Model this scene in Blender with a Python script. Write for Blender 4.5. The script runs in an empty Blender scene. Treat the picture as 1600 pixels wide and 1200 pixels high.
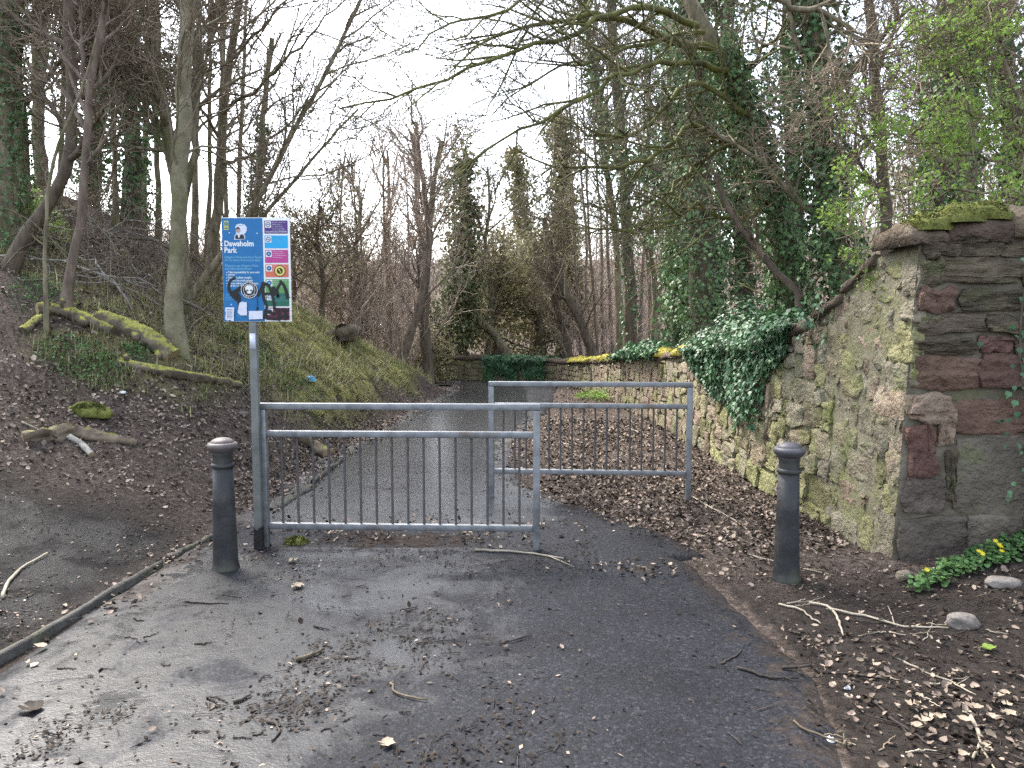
import bpy, bmesh, math, random
import numpy as np
from mathutils import Vector, Matrix

# ------------------------------------------------------------------ camera, sky, sun, exposure
scene = bpy.context.scene
CAM_H, PITCH, FPX = 1.63, math.radians(4.5), 1230.0
cam_d = bpy.data.cameras.new("camera")
cam_d.sensor_width = 36.0
cam_d.lens = 36.0 * FPX / 1600.0
cam_d.clip_end = 2000.0
cam_d.clip_start = 0.05
cam = bpy.data.objects.new("camera", cam_d)
scene.collection.objects.link(cam)
cam.location = (0, 0, CAM_H)
cam.rotation_euler = (math.radians(90) - PITCH, 0, 0)
scene.camera = cam

SUN_AZ, SUN_EL = math.radians(-38), math.radians(50)     # azimuth measured from +Y towards +X
world = bpy.data.worlds.new("World")
scene.world = world
world.use_nodes = True
wn, wl = world.node_tree.nodes, world.node_tree.links
wn.clear()
w_out = wn.new("ShaderNodeOutputWorld")
w_bg = wn.new("ShaderNodeBackground")
w_sky = wn.new("ShaderNodeTexSky")
w_hsv = wn.new("ShaderNodeHueSaturation")
w_sky.sky_type = 'NISHITA'
w_sky.sun_disc = False
w_sky.sun_elevation = SUN_EL
w_sky.sun_rotation = SUN_AZ
w_sky.air_density = 1.0
w_sky.dust_density = 3.0
w_sky.ozone_density = 1.5
w_hsv.inputs['Saturation'].default_value = 0.52
w_hsv.inputs['Value'].default_value = 1.0
w_bg.inputs['Strength'].default_value = 0.15
wl.new(w_sky.outputs[0], w_hsv.inputs['Color'])
wl.new(w_hsv.outputs[0], w_bg.inputs['Color'])
wl.new(w_bg.outputs[0], w_out.inputs['Surface'])

sun_d = bpy.data.lights.new("sun", 'SUN')
sun_d.energy = 1.5
sun_d.angle = math.radians(14)
sun_d.color = (1.0, 0.95, 0.86)
sun = bpy.data.objects.new("sun", sun_d)
scene.collection.objects.link(sun)
sdir = Vector((math.sin(SUN_AZ) * math.cos(SUN_EL), math.cos(SUN_AZ) * math.cos(SUN_EL), math.sin(SUN_EL)))
sun.rotation_euler = sdir.to_track_quat('Z', 'Y').to_euler()

vs = scene.view_settings
vs.view_transform = 'Standard'
vs.look = 'None'
vs.exposure = 2.2
vs.gamma = 1.0
vs.use_curve_mapping = False
scene.cycles.use_denoising = False
scene.cycles.max_bounces = 5
scene.cycles.diffuse_bounces = 1
scene.cycles.glossy_bounces = 2
scene.cycles.transmission_bounces = 3
scene.cycles.transparent_max_bounces = 4

# ------------------------------------------------------------------ helpers: projection of measured points to the place
CP, SP = math.cos(PITCH), math.sin(PITCH)
def ray(px, py):
    r, d = (px - 800.0) / FPX, (py - 600.0) / FPX
    return np.array([r, CP - d * SP, -SP - d * CP])
def U(px, py, Y):
    v = ray(px, py); v = v * (Y / v[1])
    return np.array([v[0], v[1], v[2] + CAM_H])
def G(px, py, z=0.0):
    v = ray(px, py); v = v * ((z - CAM_H) / v[2])
    return np.array([v[0], v[1], z])
def GT(px, py, dmax=40.0):
    v = ray(px, py)
    ts = np.linspace(1.5, dmax, 1500)
    p = v[None, :] * ts[:, None]; p[:, 2] += CAM_H
    h = H(p[:, 0], p[:, 1])
    k = np.nonzero(p[:, 2] <= h)[0]
    return p[k[0]] if len(k) else p[-1]

# ------------------------------------------------------------------ helpers: noise
def _hash(i, j, k, seed):
    n = (i * 374761393 + j * 668265263 + k * 2147483647 + seed * 974711) & 0xffffffff
    n = ((n ^ (n >> 13)) * 1274126177) & 0xffffffff
    n = ((n ^ (n >> 16)) * 2246822519) & 0xffffffff
    return ((n ^ (n >> 15)) & 0xffffff) / float(0xffffff)
def vnoise(x, y, z=0.0, seed=0):
    x, y = np.asarray(x, float), np.asarray(y, float)
    z = np.zeros_like(x) + z
    xi, yi, zi = np.floor(x).astype(np.int64), np.floor(y).astype(np.int64), np.floor(z).astype(np.int64)
    fx, fy, fz = x - xi, y - yi, z - zi
    fx, fy, fz = fx*fx*(3-2*fx), fy*fy*(3-2*fy), fz*fz*(3-2*fz)
    r = 0
    for a in (0, 1):
        for b in (0, 1):
            for c in (0, 1):
                w = (fx if a else 1-fx) * (fy if b else 1-fy) * (fz if c else 1-fz)
                r = r + w * _hash(xi+a, yi+b, zi+c, seed)
    return r * 2 - 1
def fbm(x, y, z=0.0, seed=0, octs=4):
    r, a, f = 0, 1.0, 1.0
    for o in range(octs):
        r = r + a * vnoise(np.asarray(x)*f, np.asarray(y)*f, np.asarray(z)*f, seed + o*17)
        a *= .5; f *= 2.03
    return r / 1.9
def sstep(a, b, x):
    t = np.clip((np.asarray(x, float) - a) / (b - a), 0, 1)
    return t*t*(3-2*t)

# ------------------------------------------------------------------ helpers: meshes and objects
COL = scene.collection
M = {}
def raw_mesh(name, V, faces_groups, smooth=True):
    """V (N,3); faces_groups: list of int arrays (F,k) with k corners"""
    me = bpy.data.meshes.new(name)
    V = np.ascontiguousarray(V, dtype=np.float32)
    me.vertices.add(len(V)); me.vertices.foreach_set("co", V.ravel())
    loops, starts, tot = [], [], 0
    for F in faces_groups:
        F = np.asarray(F, dtype=np.int32)
        if F.size == 0: continue
        k = F.shape[1]
        loops.append(F.ravel()); starts.append(tot + np.arange(len(F), dtype=np.int32) * k)
        tot += F.size
    L, S = np.concatenate(loops), np.concatenate(starts)
    me.loops.add(len(L)); me.loops.foreach_set("vertex_index", L)
    me.polygons.add(len(S)); me.polygons.foreach_set("loop_start", S)
    if smooth: me.polygons.foreach_set("use_smooth", np.ones(len(S), dtype=bool))
    me.update(calc_edges=True)
    return me
def worldloc(o):
    p = Vector((0, 0, 0))
    while o is not None:
        p += o.location; o = o.parent
    return p
def link(name, me, mat, parent=None, kind=None, loc=None):
    if mat is not None: me.materials.append(M[mat] if isinstance(mat, str) else mat)
    o = bpy.data.objects.new(name, me); COL.objects.link(o)
    if parent is not None: o.parent = parent
    if loc is not None: o.location = loc
    if kind: o["kind"] = kind
    return o
class MB:
    """collects pieces in world coordinates; build() makes one object"""
    def __init__(s): s.V, s.F, s.n = [], {}, 0
    def add(s, V, *groups):
        V = np.asarray(V, float).reshape(-1, 3)
        for F in groups:
            F = np.asarray(F, dtype=np.int64)
            if F.size: s.F.setdefault(F.shape[1], []).append(F + s.n)
        s.V.append(V); s.n += len(V); return s
    def build(s, name, mat, parent=None, kind=None, origin=None, smooth=True):
        V = np.concatenate(s.V)
        off = np.array(worldloc(parent)) if parent is not None else np.zeros(3)
        loc = None
        if origin is not None: loc = np.array(origin) - off; off = np.array(origin)
        me = raw_mesh(name, V - off, [np.concatenate(f) for f in s.F.values()], smooth)
        return link(name, me, mat, parent, kind, loc)
def tag(o, label, cat, group=None):
    o["label"] = label; o["category"] = cat
    if group: o["group"] = group
    return o
def thing(name, label, cat, loc=(0, 0, 0), group=None):
    o = bpy.data.objects.new(name, None); COL.objects.link(o)
    o.empty_display_size = .1
    o.location = loc
    return tag(o, label, cat, group)

def unit(v): return v / np.maximum(np.linalg.norm(v, axis=-1, keepdims=True), 1e-9)
def tubes(mb, P, R, S=4, cap=False, wob=0.0, rng=None):
    """P (N,K,3) paths, R (N,K) radii"""
    P = np.asarray(P, float); R = np.asarray(R, float)
    if P.ndim == 2: P, R = P[None], R[None]
    N, K, _ = P.shape
    T = np.gradient(P, axis=1); T = unit(T)
    mean = unit(P[:, -1] - P[:, 0])
    ref = np.where(np.abs(mean[:, 2:3]) > .8, np.array([[1., .13, 0]]), np.array([[.05, .08, 1.]]))[:, None, :]
    A = unit(np.cross(T, np.broadcast_to(ref, T.shape))); B = np.cross(T, A)
    ang = np.arange(S) * 2*np.pi/S
    c, s = np.cos(ang), np.sin(ang)
    RR = R[:, :, None, None]
    if wob and rng is not None: RR = RR * (1 + wob*(rng.random((N, K, S, 1))-.5))
    V = P[:, :, None, :] + RR * (A[:, :, None, :]*c[None, None, :, None] + B[:, :, None, :]*s[None, None, :, None])
    idx = np.arange(N*K*S).reshape(N, K, S)
    a = idx[:, :-1, :]; b = np.roll(a, -1, axis=2); d = idx[:, 1:, :]; e = np.roll(d, -1, axis=2)
    F = np.stack([a, b, e, d], -1).reshape(-1, 4)
    gs = [F]
    if cap:
        gs.append(idx[:, -1, :]); gs.append(idx[:, 0, ::-1])
    mb.add(V.reshape(-1, 3), *gs)
    return mb
def spline(pts, n):
    """Catmull-Rom through pts, n samples evenly in parameter"""
    p = np.asarray(pts, float)
    if len(p) == 2: p = np.stack([p[0], (p[0]+p[1])/2, p[1]])
    d = np.concatenate([[0], np.cumsum(np.linalg.norm(np.diff(p, axis=0), axis=1))])
    t = np.linspace(0, d[-1], n)
    q = np.vstack([2*p[0]-p[1], p, 2*p[-1]-p[-2]])
    k = np.clip(np.searchsorted(d, t, side='right')-1, 0, len(p)-2)
    u = ((t-d[k])/np.maximum(d[k+1]-d[k], 1e-9))[:, None]
    p0, p1, p2, p3 = q[k], q[k+1], q[k+2], q[k+3]
    return .5*((2*p1)+(-p0+p2)*u+(2*p0-5*p1+4*p2-p3)*u**2+(-p0+3*p1-3*p2+p3)*u**3)
def sample(P, R, t):
    """P (N,K,3), t (N,n) in 0..1 -> pos, tangent, radius"""
    N, K, _ = P.shape
    f = np.clip(t, 0, .9999)*(K-1); i = f.astype(int); u = f-i
    n = np.arange(N)[:, None]
    pos = P[n, i]*(1-u[..., None])+P[n, i+1]*u[..., None]
    tan = unit(P[n, i+1]-P[n, i])
    rad = R[n, i]*(1-u)+R[n, i+1]*u
    return pos, tan, rad
def grow(P, R, n, t0, t1, ang, L, rmax, rng, K=5, wander=.25, trop=.3, bias=None, rtip=.3, rmin=.0015):
    N = len(P)
    t = t0+(t1-t0)*(np.arange(n)[None, :]+rng.random((N, n)))/n
    pos, tan, rad = sample(P, R, t)
    pos, tan, rad, t = pos.reshape(-1, 3), tan.reshape(-1, 3), rad.ravel(), t.ravel()
    rv = rng.normal(size=pos.shape)
    if bias is not None: rv = rv + np.asarray(bias)
    perp = unit(rv-(rv*tan).sum(1, keepdims=True)*tan)
    a = np.radians(ang*(.7+.6*rng.random(len(pos))))[:, None]
    d = tan*np.cos(a)+perp*np.sin(a)
    ln = (L[0]+(L[1]-L[0])*rng.random(len(pos)))*(1-.55*t)
    Q = np.zeros((len(pos), K, 3)); Q[:, 0] = pos
    for k in range(1, K):
        d = unit(d+rng.normal(size=d.shape)*wander+np.array([0, 0, trop/K]))
        Q[:, k] = Q[:, k-1]+d*(ln/(K-1))[:, None]
    r0 = np.clip(rad*.75, rmin, rmax)
    RR = r0[:, None]*np.linspace(1, rtip, K)[None, :]
    return Q, np.maximum(RR, rmin*.7)

def frames(nrm, rng, up=None):
    nrm = unit(nrm)
    rv = rng.normal(size=nrm.shape) if up is None else np.broadcast_to(up, nrm.shape)+.35*rng.normal(size=nrm.shape)
    t = unit(rv-(rv*nrm).sum(1, keepdims=True)*nrm)
    b = np.cross(nrm, t)
    return np.stack([t, b, nrm], 1)          # rows t,b,n
def scatter(mb, tv, tf, pos, fr, sc):
    tv = np.asarray(tv, float); N, m = len(pos), len(tv)
    sc = np.broadcast_to(np.asarray(sc, float), (N,)) if np.ndim(sc) < 2 else sc
    loc = tv[None]*(sc[:, None, None] if sc.ndim == 1 else sc[:, None, :])
    V = pos[:, None, :]+np.einsum('nmk,nkj->nmj', loc, fr)
    gs = []
    for f in tf:
        f = np.asarray(f)
        gs.append((f[None]+(np.arange(N)*m)[:, None, None]).reshape(-1, f.shape[1]))
    mb.add(V.reshape(-1, 3), *gs)
IVY = (np.array([[0, 0, 0], [.45, .42, .10], [.62, .12, .04], [1.0, 0, -.06], [.62, -.12, .04], [.45, -.42, .10], [.05, .32, .08], [.05, -.32, .08]]),
       [np.array([[0, 2, 1], [0, 1, 6], [0, 4, 3], [0, 3, 2], [0, 5, 4], [0, 7, 5]])])
LEAF = (np.array([[0, 0, 0], [.45, .28, .10], [1, 0, .03], [.45, -.28, .10], [.5, 0, 0]]), [np.array([[0, 4, 1], [4, 2, 1], [0, 3, 4], [4, 3, 2]])])
DEADLEAF = (np.array([[0, 0, .05], [.25, .34, .22], [.7, .28, .12], [1, 0, .2], [.65, -.33, .25], [.22, -.3, .08], [.48, .02, 0]]),
            [np.array([[0, 6, 1], [1, 6, 2], [2, 6, 3], [3, 6, 4], [4, 6, 5], [5, 6, 0]])])
SMALL = (np.array([[0, 0, 0], [.5, .3, .06], [1, 0, 0], [.5, -.3, .06]]), [np.array([[0, 1, 2, 3]])])
BLADE = (np.array([[0, .05, 0], [0, -.05, 0], [.55, -.035, .12], [.55, .035, .12], [1, 0, .34]]), [np.array([[0, 1, 2, 3]]), np.array([[3, 2, 4]])])

def box(mb, lo, hi, bev=0.0):
    bm = bmesh.new(); bmesh.ops.create_cube(bm, size=1)
    lo, hi = np.minimum(lo, hi), np.maximum(lo, hi)
    for v in bm.verts: v.co = Vector([(lo[i]+hi[i])/2+v.co[i]*(hi[i]-lo[i]) for i in range(3)])
    if bev: bmesh.ops.bevel(bm, geom=bm.edges[:], offset=bev, segments=2, profile=.6, affect='EDGES')
    add_bm(mb, bm)
def add_bm(mb, bm, mtx=None):
    bm.verts.index_update()
    V = np.array([(mtx @ v.co if mtx else v.co)[:] for v in bm.verts])
    by = {}
    for f in bm.faces: by.setdefault(len(f.verts), []).append([v.index for v in f.verts])
    mb.add(V, *[np.array(x) for x in by.values()]); bm.free()
def lathe(mb, prof, c, S=28, wob=0):
    prof = np.asarray(prof, float); K = len(prof)
    a = np.arange(S)*2*np.pi/S
    V = np.stack([prof[:, 0:1]*np.cos(a), prof[:, 0:1]*np.sin(a), np.repeat(prof[:, 1:2], S, 1)], -1)+np.asarray(c)
    idx = np.arange(K*S).reshape(K, S); A = idx[:-1]; B = np.roll(A, -1, 1); D = idx[1:]; E = np.roll(D, -1, 1)
    mb.add(V.reshape(-1, 3), np.stack([A, B, E, D], -1).reshape(-1, 4))

# ------------------------------------------------------------------ materials
def nodes_of(name):
    m = bpy.data.materials.new(name); m.use_nodes = True
    nt = m.node_tree; nt.nodes.clear()
    return m, nt.nodes, nt.links
def ramp(n, stops):
    r = n.new("ShaderNodeValToRGB"); e = r.color_ramp.elements
    while len(e) < len(stops): e.new(.5)
    for i, (p, c) in enumerate(stops):
        e[i].position = p; e[i].color = (*c, 1) if len(c) == 3 else c
    return r
def noise_node(n, l, vec, scale, detail=5, rough=.55, dist=0.0):
    t = n.new("ShaderNodeTexNoise"); t.inputs['Scale'].default_value = scale
    t.inputs['Detail'].default_value = detail; t.inputs['Roughness'].default_value = rough
    t.inputs['Distortion'].default_value = dist
    if vec is not None: l.new(vec, t.inputs['Vector'])
    return t
def coords(n, l, stretch=(1, 1, 1), obj_random=False):
    tc = n.new("ShaderNodeTexCoord"); mp = n.new("ShaderNodeMapping")
    mp.inputs['Scale'].default_value = stretch
    l.new(tc.outputs['Object'], mp.inputs['Vector'])
    if obj_random:
        oi = n.new("ShaderNodeObjectInfo"); ml = n.new("ShaderNodeVectorMath"); ml.operation = 'SCALE'
        cb = n.new("ShaderNodeCombineXYZ")
        for k in range(3): l.new(oi.outputs['Random'], cb.inputs[k])
        l.new(cb.outputs[0], ml.inputs[0]); ml.inputs['Scale'].default_value = 37.0
        l.new(ml.outputs[0], mp.inputs['Location'])
    return mp.outputs[0]
def mixc(n, l, fac, a, b, mode='MIX'):
    m = n.new("ShaderNodeMix"); m.data_type = 'RGBA'; m.blend_type = mode
    for s, v in ((0, fac), (6, a), (7, b)):
        if hasattr(v, 'is_output') or isinstance(v, bpy.types.NodeSocket): l.new(v, m.inputs[s])
        else: m.inputs[s].default_value = v if s == 0 else (*v, 1)
    return m.outputs[2]
def pmat(name, stops, scale=6, detail=6, stretch=(1, 1, 1), rough=(.7, .95), bump=.3, bscale=None, bdist=.02, island=0., objr=0.,
         spec=.3, metal=0., second=None, transl=0., hue=.0, moss=None, dist=0.):
    m, n, l = nodes_of(name)
    out = n.new("ShaderNodeOutputMaterial"); bs = n.new("ShaderNodeBsdfPrincipled")
    vec = coords(n, l, stretch, objr > 0)
    t = noise_node(n, l, vec, scale, detail, dist=dist)
    col = ramp(n, stops); l.new(t.outputs['Fac'], col.inputs['Fac']); c = col.outputs['Color']
    if second:                                   # (scale, lo, hi, colour): patches of another colour
        t2 = noise_node(n, l, vec, second[0], 4)
        r2 = ramp(n, [(second[1], (0, 0, 0)), (second[2], (1, 1, 1))]); l.new(t2.outputs['Fac'], r2.inputs['Fac'])
        c = mixc(n, l, r2.outputs['Color'], c, second[3])
    if moss:                                     # (amount, colour): moss on up-facing faces
        ge = n.new("ShaderNodeNewGeometry"); sp = n.new("ShaderNodeSeparateXYZ"); l.new(ge.outputs['Normal'], sp.inputs[0])
        t3 = noise_node(n, l, vec, moss[2], 4)
        ad = n.new("ShaderNodeMath"); ad.operation = 'MULTIPLY_ADD'; ad.inputs[1].default_value = 1.6
        l.new(t3.outputs['Fac'], ad.inputs[0]); l.new(sp.outputs['Z'], ad.inputs[2])
        r3 = ramp(n, [(moss[0], (0, 0, 0)), (moss[0]+.2, (1, 1, 1))])
        dv = n.new("ShaderNodeMath"); dv.operation = 'MULTIPLY'; dv.inputs[1].default_value = .5
        l.new(ad.outputs[0], dv.inputs[0]); l.new(dv.outputs[0], r3.inputs['Fac'])
        mc = noise_node(n, l, vec, moss[2]*5, 3)
        mr = ramp(n, [(.3, tuple(x*.55 for x in moss[1])), (.7, tuple(min(1, x*1.35) for x in moss[1]))]); l.new(mc.outputs['Fac'], mr.inputs['Fac'])
        c = mixc(n, l, r3.outputs['Color'], c, mr.outputs['Color'])
    rnd = None
    if island:
        ge2 = n.new("ShaderNodeNewGeometry"); rnd = ge2.outputs['Random Per Island']; amp = island
    elif objr:
        oi = n.new("ShaderNodeObjectInfo"); rnd = oi.outputs['Random']; amp = objr
    if rnd is not None:
        hs = n.new("ShaderNodeHueSaturation")
        mr_ = n.new("ShaderNodeMapRange"); mr_.inputs[3].default_value = 1-amp; mr_.inputs[4].default_value = 1+amp
        l.new(rnd, mr_.inputs[0]); l.new(mr_.outputs[0], hs.inputs['Value'])
        if hue:
            wh = n.new("ShaderNodeTexWhiteNoise"); wh.noise_dimensions = '1D'; l.new(rnd, wh.inputs['W'])
            mh = n.new("ShaderNodeMapRange"); mh.inputs[3].default_value = .5-hue; mh.inputs[4].default_value = .5+hue
            l.new(wh.outputs['Value'], mh.inputs[0]); l.new(mh.outputs[0], hs.inputs['Hue'])
        l.new(c, hs.inputs['Color']); c = hs.outputs[0]
    l.new(c, bs.inputs['Base Color'])
    rr = n.new("ShaderNodeMapRange"); rr.inputs[3].default_value, rr.inputs[4].default_value = rough
    l.new(t.outputs['Fac'], rr.inputs[0]); l.new(rr.outputs[0], bs.inputs['Roughness'])
    bs.inputs['Specular IOR Level'].default_value = spec
    bs.inputs['Metallic'].default_value = metal
    if bump:
        tb = noise_node(n, l, vec, bscale or scale*3, 3.5, .55)
        bp = n.new("ShaderNodeBump"); bp.inputs['Strength'].default_value = bump; bp.inputs['Distance'].default_value = bdist
        l.new(tb.outputs['Fac'], bp.inputs['Height']); l.new(bp.outputs[0], bs.inputs['Normal'])
    sh = bs.outputs[0]
    if transl:
        tr = n.new("ShaderNodeBsdfTranslucent"); l.new(c, tr.inputs['Color'])
        mx = n.new("ShaderNodeMixShader"); mx.inputs[0].default_value = transl
        l.new(sh, mx.inputs[1]); l.new(tr.outputs[0], mx.inputs[2]); sh = mx.outputs[0]
    l.new(sh, out.inputs['Surface'])
    M[name] = m
    return m
def flat(name, c, rough=.5, spec=.4, metal=0.):
    m, n, l = nodes_of(name)
    out = n.new("ShaderNodeOutputMaterial"); bs = n.new("ShaderNodeBsdfPrincipled")
    vec = coords(n, l)
    t = noise_node(n, l, vec, 22, 4); r = ramp(n, [(.3, tuple(x*.86 for x in c)), (.7, c)])
    l.new(t.outputs['Fac'], r.inputs['Fac']); l.new(r.outputs[0], bs.inputs['Base Color'])
    bs.inputs['Roughness'].default_value = rough; bs.inputs['Specular IOR Level'].default_value = spec; bs.inputs['Metallic'].default_value = metal
    l.new(bs.outputs[0], out.inputs['Surface']); M[name] = m

pmat('bark_grey', [(0.3, (0.0896, 0.0728, 0.048)), (0.5, (0.1953, 0.1628, 0.1066)), (0.72, (0.3255, 0.279, 0.1866))], 5, stretch=(3, 3, .8), bump=.5, bscale=16, second=(1.6, .52, .66, (.10, .105, .04)))
pmat('bark_smooth', [(0.3, (0.12, 0.1056, 0.066)), (0.5, (0.222, 0.198, 0.126)), (0.75, (0.324, 0.294, 0.204))], 4, stretch=(2, 2, 1.6), bump=.35, bscale=18, second=(1.2, .5, .68, (.135, .135, .05)))
pmat('bark_red', [(0.3, (0.0932, 0.0698, 0.0532)), (0.55, (0.1859, 0.1392, 0.1047)), (0.8, (0.2695, 0.2177, 0.1677))], 5, stretch=(3, 3, .8), bump=.4)
pmat('bark_dark', [(0.3, (0.0668, 0.0518, 0.037)), (0.6, (0.1484, 0.1162, 0.0813)), (0.8, (0.2449, 0.203, 0.1417))], 5, stretch=(3, 3, .8), bump=.5)
pmat('bark_moss', [(.3, (.05, .045, .02)), (.5, (.12, .12, .035)), (.72, (.19, .19, .055))], 5, bump=.6, bscale=30)
pmat('bark_pale', [(.3, (.2, .185, .16)), (.6, (.34, .32, .28)), (.8, (.45, .43, .38))], 6, stretch=(3, 3, 1), bump=.4)
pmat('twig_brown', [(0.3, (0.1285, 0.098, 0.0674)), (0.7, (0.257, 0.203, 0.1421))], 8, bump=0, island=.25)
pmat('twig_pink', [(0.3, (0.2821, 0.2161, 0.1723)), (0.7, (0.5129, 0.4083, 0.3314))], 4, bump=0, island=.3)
pmat('twig_mossy', [(0.3, (0.078, 0.0676, 0.0494)), (0.5, (0.143, 0.1274, 0.078)), (0.7, (0.234, 0.2145, 0.104))], 3, bump=0, island=.2)
pmat('ivy_dark', [(0.3, (0.0605, 0.1171, 0.0456)), (0.7, (0.1503, 0.2445, 0.0937))], 3, bump=0, island=.5, rough=(.42, .6), spec=.4, hue=.02, transl=.12)
pmat('ivy_wall', [(0.3, (0.0461, 0.1097, 0.0493)), (0.7, (0.0968, 0.2027, 0.0887))], 3, bump=0, island=.5, rough=(.42, .6), spec=.4, hue=.02, transl=.1)
pmat('evergreen', [(0.3, (0.102, 0.124, 0.0551)), (0.7, (0.2026, 0.2247, 0.1074))], 2, bump=0, island=.45, rough=(.5, .7), hue=.02, transl=.15)
pmat('evergreen_pale', [(0.3, (0.1758, 0.1709, 0.0857)), (0.7, (0.3184, 0.2835, 0.1498))], 2, bump=0, island=.4, rough=(.6, .8), hue=.02, transl=.2)
pmat('spring_leaf', [(0.3, (0.165, 0.2772, 0.0528)), (0.7, (0.2923, 0.4139, 0.0913))], 3, bump=0, island=.3, rough=(.5, .7), hue=.015, transl=.4)
pmat('plant_green', [(0.3, (0.0605, 0.1342, 0.0394)), (0.7, (0.1307, 0.236, 0.078))], 4, bump=0, island=.35, rough=(.5, .7), transl=.25)
pmat('grass_mat', [(0.3, (0.2131, 0.2304, 0.0975)), (0.55, (0.3674, 0.3789, 0.1651)), (0.8, (0.5349, 0.5002, 0.269))], .8, bump=0, island=.4, rough=(.6, .85), hue=.02, transl=.2)
pmat('straw', [(0.3, (0.286, 0.247, 0.143)), (0.7, (0.468, 0.416, 0.26))], 1, bump=0, island=.35, rough=(.6, .85))
pmat('dead_leaf', [(0.25, (0.08, 0.062, 0.0494)), (0.45, (0.1649, 0.1262, 0.0988)), (0.62, (0.2797, 0.2176, 0.1716)), (0.8, (0.453, 0.3709, 0.2939))], 2.2, detail=8, bump=0, island=.7, rough=(.55, .85), spec=.2, hue=.012)
pmat('dead_leaf_pale', [(0.3, (0.1915, 0.151, 0.1097)), (0.7, (0.3528, 0.2917, 0.2156))], 3, bump=0, island=.4, rough=(.6, .85))
pmat('litter_dark', [(0.3, (0.0148, 0.011, 0.0086)), (0.7, (0.0463, 0.0337, 0.0243))], 4, bump=0, island=.5, rough=(.5, .85), spec=.12)
pmat('moss', [(0.3, (0.0737, 0.0809, 0.0188)), (0.5, (0.1636, 0.1781, 0.0408)), (0.75, (0.2932, 0.2932, 0.0765))], 14, bump=1.0, bscale=70, bdist=.03)
pmat('moss_yellow', [(0.3, (0.1639, 0.1409, 0.0216)), (0.5, (0.3441, 0.2982, 0.0419)), (0.75, (0.4924, 0.4312, 0.0793))], 14, bump=1.0, bscale=70, bdist=.03)
pmat('log_mossy', [(.3, (.05, .036, .025)), (.5, (.115, .09, .065)), (.75, (.2, .165, .125))], 7, stretch=(1, 1, 1), bump=.6, moss=(.60, (.33, .325, .07), 15))
pmat('log_bare', [(0.3, (0.066, 0.051, 0.0344)), (0.5, (0.154, 0.1204, 0.0817)), (0.75, (0.297, 0.2448, 0.172))], 6, bump=.6, dist=.6, moss=(.86, (.22, .23, .05), 6))
pmat('stick', [(0.3, (0.0945, 0.075, 0.0499)), (0.7, (0.2205, 0.18, 0.1247))], 9, bump=.3, objr=.45)
pmat('stick_dark', [(.3, (.02, .016, .014)), (.7, (.055, .045, .038))], 9, bump=.3, objr=.4)
pmat('stick_pale', [(0.3, (0.2231, 0.1888, 0.1373)), (0.7, (0.3604, 0.3175, 0.2488))], 9, bump=.3, objr=.3)
pmat('mortar', [(0.25, (0.0997, 0.0886, 0.0579)), (0.5, (0.1952, 0.1756, 0.117)), (0.75, (0.2742, 0.2516, 0.1803))], 7, detail=10, bump=.8, bscale=26, bdist=.02, second=(2.2, .46, .7, (.165, .168, .07)))
pmat('mortar_end', [(0.25, (0.0648, 0.055, 0.0387)), (0.5, (0.1404, 0.122, 0.0894)), (0.75, (0.2268, 0.2, 0.1505))], 7, detail=10, bump=.8, bscale=26, bdist=.02, second=(2.2, .56, .72, (.13, .135, .05)))
STN = dict(bump=1.0, bscale=30, bdist=.035, objr=.22, hue=.01)
pmat('stone_tan', [(0.25, (0.1459, 0.1199, 0.0731)), (0.5, (0.2317, 0.1943, 0.1219)), (0.75, (0.3261, 0.2793, 0.1845))], 5, detail=10, second=(3.0, .48, .7, (.205, .205, .085)), **STN)
pmat('stone_grey', [(0.25, (0.1275, 0.1118, 0.0766)), (0.5, (0.2211, 0.1959, 0.1358)), (0.75, (0.3145, 0.2834, 0.2019))], 5, detail=10, second=(3.0, .49, .7, (.18, .185, .08)), **STN)
pmat('stone_green', [(0.25, (0.1258, 0.1184, 0.0563)), (0.5, (0.2112, 0.2023, 0.094)), (0.75, (0.3094, 0.2945, 0.1553))], 5, detail=10, second=(3, .55, .75, (.13, .135, .035)), **STN)
pmat('stone_orange', [(0.25, (0.1196, 0.0858, 0.0596)), (0.5, (0.2308, 0.1708, 0.1183)), (0.75, (0.3283, 0.2646, 0.1971))], 4, detail=10, second=(2.5, .58, .75, (.23, .21, .12)), **STN)
pmat('stone_red', [(0.25, (0.066, 0.0379, 0.0287)), (0.5, (0.1316, 0.0753, 0.0543)), (0.75, (0.1962, 0.125, 0.0936))], 4, detail=10, second=(2.5, .6, .75, (.17, .15, .10)), **STN)
pmat('stone_pink', [(0.25, (0.1444, 0.1108, 0.0773)), (0.5, (0.2288, 0.1779, 0.1249)), (0.75, (0.314, 0.2566, 0.1844))], 4, detail=10, second=(2.5, .56, .72, (.3, .28, .19)), **STN)
pmat('stone_dark', [(0.25, (0.0633, 0.0506, 0.0348)), (0.5, (0.1328, 0.1058, 0.0705)), (0.75, (0.2151, 0.1725, 0.1159))], 5, detail=10, stretch=(1, 1, 3.2), second=(2.5, .56, .72, (.115, .12, .055)), **STN)
pmat('stone_slate', [(0.25, (0.0616, 0.0506, 0.0397)), (0.5, (0.117, 0.0968, 0.0767)), (0.75, (0.1848, 0.154, 0.1218))], 3, detail=10, second=(2.5, .6, .75, (.12, .12, .06)), **STN)
pmat('coping', [(0.25, (0.0504, 0.036, 0.0246)), (0.5, (0.1092, 0.08, 0.0549)), (0.75, (0.1764, 0.136, 0.095))], 6, detail=10, **STN)
pmat('galv', [(0.3, (0.1736, 0.1801, 0.1898)), (0.55, (0.2604, 0.2701, 0.2831)), (0.8, (0.3325, 0.3422, 0.3584))], 14, detail=8, rough=(.38, .6), bump=.12, bscale=50, bdist=.004, spec=.5, metal=.75, second=(4, .56, .74, (.17, .14, .12)))
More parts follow.
